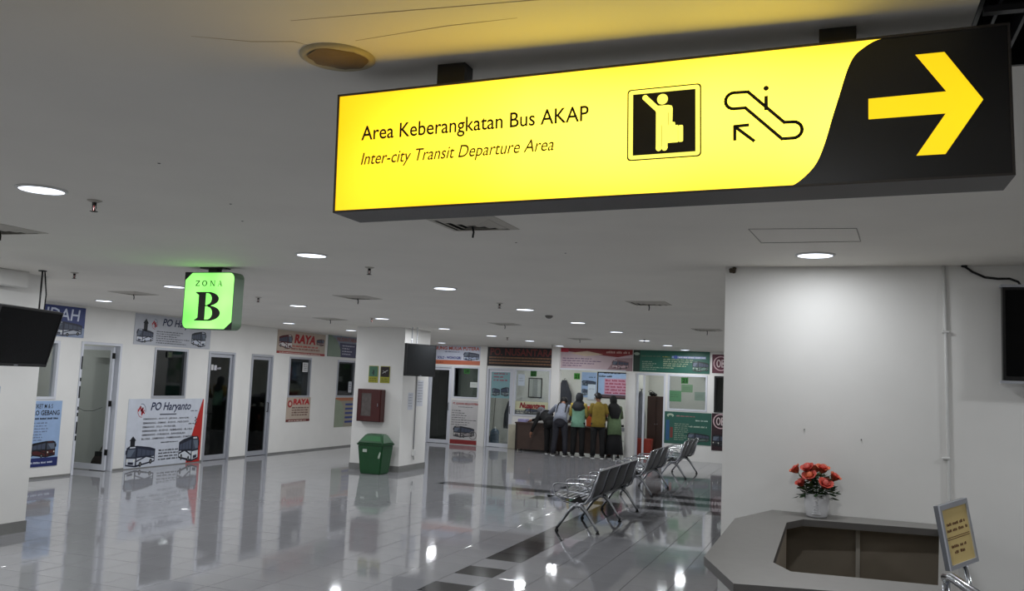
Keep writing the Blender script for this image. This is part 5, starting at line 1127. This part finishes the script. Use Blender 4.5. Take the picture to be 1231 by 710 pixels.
def person(loc, rotz, P, label, top, trousers, shoes, head='hair', scarf=None, sleeve=None, skirt=False, sleeve_len=1.0):
    """P gives joints in a local frame: x right, y forward, z up"""
    t = thing('person', (0, 0, 0)); V_ = {k: Vector(v) for k, v in P.items() if len(v) == 3}
    pel, ch, nk, hd = V_['pelvis'], V_['chest'], V_['neck'], V_['head']; up = (hd - nk).normalized(); R_ = (V_['rs'] - V_['ls']).normalized()
    J = dict(pelvis=pel, waist=pel.lerp(ch, .45), chest=ch, neck=nk, head0=nk.lerp(hd, .5), head1=hd, head2=hd + up*.085)
    E_ = [('pelvis', 'waist'), ('waist', 'chest'), ('chest', 'neck'), ('neck', 'head0'), ('head0', 'head1'), ('head1', 'head2')]
    Rd = dict(pelvis=(.13, .10), waist=(.12, .09), chest=(.14, .10), neck=(.05, .05), head0=(.058, .062), head1=(.076, .092), head2=(.05, .058))
    for s_ in 'lr':
        J.update({s_+'s': V_[s_+'s'], s_+'e': V_[s_+'e'], s_+'w': V_[s_+'w'], s_+'h': V_[s_+'h'], s_+'k': V_[s_+'k'], s_+'a': V_[s_+'a'], s_+'t': V_[s_+'t']})
        E_ += [('chest', s_+'s'), (s_+'s', s_+'e'), (s_+'e', s_+'w'), ('pelvis', s_+'h'), (s_+'h', s_+'k'), (s_+'k', s_+'a'), (s_+'a', s_+'t')]
        Rd.update({s_+'s': .052, s_+'e': .040, s_+'w': .026, s_+'h': .085, s_+'k': .056, s_+'a': .036, s_+'t': (.035, .025)})
    mb = MB(); skin_mesh(mb, J, E_, Rd, SKIN)
    for s_, sg in (('l', 1), ('r', -1)): hand(mb, J[s_+'w'], J[s_+'w'] - J[s_+'e'], sg, SKIN)
    # nose, ears, mouth and eyes on the head
    face = V_['face'] - hd; face = (face - up*face.dot(up)).normalized(); sd = face.cross(up)
    mb.ball(tuple(hd + face*.092 + up*.0), (.012, .012, .018), SKIN, 8)
    for s_ in (-1, 1): mb.ball(tuple(hd + sd*s_*.078), (.012, .018, .028), SKIN, 8)
    mb.build('body', t)
    mb = MB()
    for s_ in (-1, 1): mb.ball(tuple(hd + face*.080 + sd*s_*.032 + up*.022), .011, HAIR, 8)
    mb.build('eyes', t); mb = MB(); mb.ball(tuple(hd + face*.082 - up*.042), (.020, .012, .006), mat('lips', (.50, .25, .22), .5, noise=.03), 8); mb.build('mouth', t)
    # top: torso with sleeves
    mb = MB(); hem = pel - (ch - pel).normalized()*P.get('hem', (.10,))[0]
    loft(mb, [(hem, .185, .135), (pel, .180, .130), (pel.lerp(ch, .5), .165, .120), (ch, .185, .125), (ch.lerp(nk, .55), .155, .100), (ch.lerp(nk, .85), .075, .068), (nk, .058, .058)], top, R_, wob=.015)
    tb_ = mb.build('top', t)
    for s_ in 'lr':
        mb = MB(); e_ = J[s_+'e'].lerp(J[s_+'w'], max(0, sleeve_len)); pts = [ch.lerp(J[s_+'s'], .55) + up*.02, J[s_+'s'], J[s_+'s'].lerp(J[s_+'e'], .5), J[s_+'e'], e_] if sleeve_len > 0 else [ch.lerp(J[s_+'s'], .55) + up*.02, J[s_+'s'], J[s_+'s'].lerp(J[s_+'e'], .5), J[s_+'s'].lerp(J[s_+'e'], .85)]
        mb.ball(tuple(J[s_+'s'] - up*.010), .066, sleeve or top, 14)
        mb.tube(pts, ([.062, .068, .060, .052, .038] if sleeve_len > 0 else [.062, .068, .064, .062]), sleeve or top, 14); mb.build('sleeve', t)
    mb = MB()
    if skirt: loft(mb, [(pel, .175, .130), (V_['lk'].lerp(V_['rk'], .5) + Vector((0, 0, .1)), .20, .17), (V_['la'].lerp(V_['ra'], .5) + Vector((0, 0, .02)), .24, .20)], trousers, R_, wob=.05)
    else:
        loft(mb, [(pel + Vector((0, 0, .02)), .168, .122), (pel - Vector((0, 0, .10)), .172, .125), (V_['lh'].lerp(V_['rh'], .5) - Vector((0, 0, .12)), .150, .11)], trousers, R_)
        for s_ in 'lr': mb.tube([J[s_+'h'] + Vector((0, 0, .02)), J[s_+'h'].lerp(J[s_+'k'], .5), J[s_+'k'], J[s_+'k'].lerp(J[s_+'a'], .5), J[s_+'a'] + Vector((0, 0, -.02))], [.098, .090, .074, .068, .066], trousers, 16)
    mb.build('skirt' if skirt else 'trousers', t)
    for s_ in 'lr':
        a_ = J[s_+'a']; d = J[s_+'t'] - a_; d.z = 0; d.normalize(); mb = MB(); base = Vector((a_.x, a_.y, 0)); vs = []
        sdv = Vector((-d.y, d.x, 0)); prof = [(-.07, .030, .045), (-.03, .040, .085), (.04, .044, .075), (.12, .048, .050), (.18, .030, .030)]
        for yy, ww, hh in prof:
            for q in ((-1, .001), (-1, hh*.6), (-.5, hh), (.5, hh), (1, hh*.6), (1, .001)): vs.append(base + d*yy + sdv*ww*q[0] + Vector((0, 0, q[1])))
        n = 6; mb.add(vs, [[i*n+k, i*n+(k+1) % n, (i+1)*n+(k+1) % n, (i+1)*n+k] for i in range(4) for k in range(n)] + [list(range(n))[::-1], [4*n+k for k in range(n)]], shoes, True)
        mb.add([base + d*yy + sdv*ww*1.05*q + Vector((0, 0, z)) for yy, ww in ((-.075, .036), (.10, .052), (.185, .036)) for q, z in ((-1, 0), (1, 0), (1, .014), (-1, .014))], [[i*4+k, i*4+(k+1) % 4, (i+1)*4+(k+1) % 4, (i+1)*4+k] for i in range(2) for k in range(4)] + [[3, 2, 1, 0], [8, 9, 10, 11]], TRIM)
        mb.build('shoe', t)
    mb = MB(); X = Matrix.Identity(4)
    if head == 'hair':
        bm = bmesh.new(); bmesh.ops.create_uvsphere(bm, u_segments=20, v_segments=14, radius=1)
        for v in bm.verts:
            q = v.co.copy(); p = sd*q.x*.098 + face*(q.y*.112 - .006) + up*(q.z*.118 + .020)
            if q.y > .35 and q.z < .45: p -= face*.045*(q.y) ; p -= p.normalized()*.02
            if q.z < -.35: p -= p.normalized()*.02
            v.co = hd + p
        mb.addbm(bm, HAIR, None, True); mb.build('hair', t)
    else:
        loft(mb, [(hd + up*.125, .03, .03), (hd + up*.105 - face*.005, .070, .078), (hd + up*.05 - face*.012, .094, .104), (hd - up*.02 - face*.015, .095, .104), (hd - up*.08 - face*.012, .085, .090), (nk + up*.02, .10, .085), (nk - (nk-ch).normalized()*.06, .165, .125), (nk - (nk-ch).normalized()*.17 - face*.02, .19, .145), (nk - (nk-ch).normalized()*P.get('drape', (.26,))[0] - face*.03, .10, .14)], scarf, R_, wob=.02)
        mb.build('headscarf', t)
    t.location = loc; t.rotation_euler = (0, 0, rotz); tag(t, label, 'person', 'people at the ticket desk'); return t
CLOTH = lambda n, c: mat(n, c, .85, noise=.10, nscale=18)
def stand(h=1.62, lean=0.0, arm='fwd'):
    k = h/1.62
    P = dict(pelvis=(0, 0, .92), chest=(0, .02 + lean*.5, 1.25), neck=(0, .04 + lean*.85, 1.41), head=(0, .07 + lean, 1.51), face=(0, .2 + lean, 1.50),
             ls=(-.158, .02 + lean*.65, 1.325), rs=(.158, .02 + lean*.65, 1.325), le=(-.22, .05 + lean*.6, 1.08), re=(.22, .05 + lean*.6, 1.08), lw=(-.15, .27 + lean*.6, 1.02), rw=(.15, .27 + lean*.6, 1.02),
             lh=(-.09, 0, .86), rh=(.09, 0, .86), lk=(-.11, .02, .47), rk=(.11, .02, .47), la=(-.12, -.02, .08), ra=(.12, -.02, .08), lt=(-.14, .12, .04), rt=(.14, .12, .04))
    return {a: tuple(q*k for q in b) for a, b in P.items()}
BKT = CLOTH('black_cloth', (.055, .055, .06)); SHB = mat('black_shoe', (.07, .07, .07), .5, noise=.05)
P = stand(1.60); P['hem'] = (.16,)
person((-6.34, 21.98, 0), .06, P, 'woman seen from behind in mint green top, yellow sleeves and dark patterned headscarf', CLOTH('mint_cloth', (.50, .68, .58)), BKT, SHB, 'scarf', CLOTH('dark_patterned_scarf', (.14, .15, .17)), CLOTH('yellow_cloth', (.68, .60, .30)))
P = stand(1.62); P['head'] = (-.03, .07, 1.515); P['face'] = (-.16, .13, 1.50); P['hem'] = (.14,)
person((-5.80, 21.95, 0), .25, P, 'man with short black hair in a mustard yellow shirt and dark trousers', CLOTH('mustard_cloth', (.52, .44, .16)), BKT, SHB, 'hair', sleeve_len=0)
P = stand(1.56, .14); P['hem'] = (.30,); P['drape'] = (.42,)
person((-5.44, 22.18, 0), .45, P, 'woman in green top and long black headscarf leaning at the right end', CLOTH('leaf_green_cloth', (.36, .44, .31)), CLOTH('black_skirt', (.06, .06, .07)), SHB, 'scarf', BKT, CLOTH('olive_cloth', (.34, .38, .28)), True)
# the bending man
P = dict(pelvis=(0, -.02, .88), chest=(-.02, .25, 1.10), neck=(-.02, .40, 1.22), head=(-.02, .50, 1.29), face=(-.04, .60, 1.20), ls=(-.17, .31, 1.16), rs=(.15, .30, 1.17), le=(-.36, .42, .98), re=(.20, .46, .95), lw=(-.46, .60, .84), rw=(.12, .68, .84),
         lh=(-.09, 0, .83), rh=(.09, 0, .83), lk=(-.12, .03, .46), rk=(.12, .02, .46), la=(-.15, -.03, .08), ra=(.14, -.03, .08), lt=(-.18, .10, .04), rt=(.17, .10, .04), hem=(.08,))
P = {a: (tuple(q*1.06 for q in b) if a != 'hem' else b) for a, b in P.items()}
GREYS = CLOTH('pale_grey_cloth', (.50, .52, .57))
pm = person((-6.80, 21.93, 0), .12, P, 'man in a pale grey blue shirt with dark straps bending over the desk', GREYS, CLOTH('dark_grey_cloth', (.17, .17, .20)), SHB, 'hair')
ORIG[pm.name] = Vector((0, 0, 0)); mb = MB()
for sx in (-.12, .10): mb.tube([(sx*.9, .02, 1.07), (sx, .10, 1.14), (sx, .26, 1.30), (sx*.8, .40, 1.35)], .017, BKT, 6)
o = mb.build('shoulder_strap', pm, origin=(0, 0, 0)); o.location = (0, 0, 0)
# the person in black leaning low with one arm on the desk
P = dict(pelvis=(0, -.05, .86), chest=(-.20, .18, .98), neck=(-.29, .28, 1.04), head=(-.36, .33, 1.07), face=(-.48, .36, .98), ls=(-.34, .10, 1.00), rs=(-.10, .34, 1.02), le=(-.42, .0, .76), re=(-.40, .46, .88), lw=(-.50, -.02, .54), rw=(-.66, .48, .82),
         lh=(-.07, -.03, .80), rh=(.09, -.03, .80), lk=(-.08, .03, .44), rk=(.10, .02, .44), la=(-.06, -.03, .08), ra=(.10, -.03, .08), lt=(-.09, .10, .04), rt=(.12, .10, .04), hem=(.06,), drape=(.18,))
person((-7.17, 22.22, 0), .0, P, 'person in black with a grey patterned headscarf leaning one arm along the desk', BKT, BKT, SHB, 'scarf', CLOTH('grey_patterned_scarf', (.42, .42, .44)))
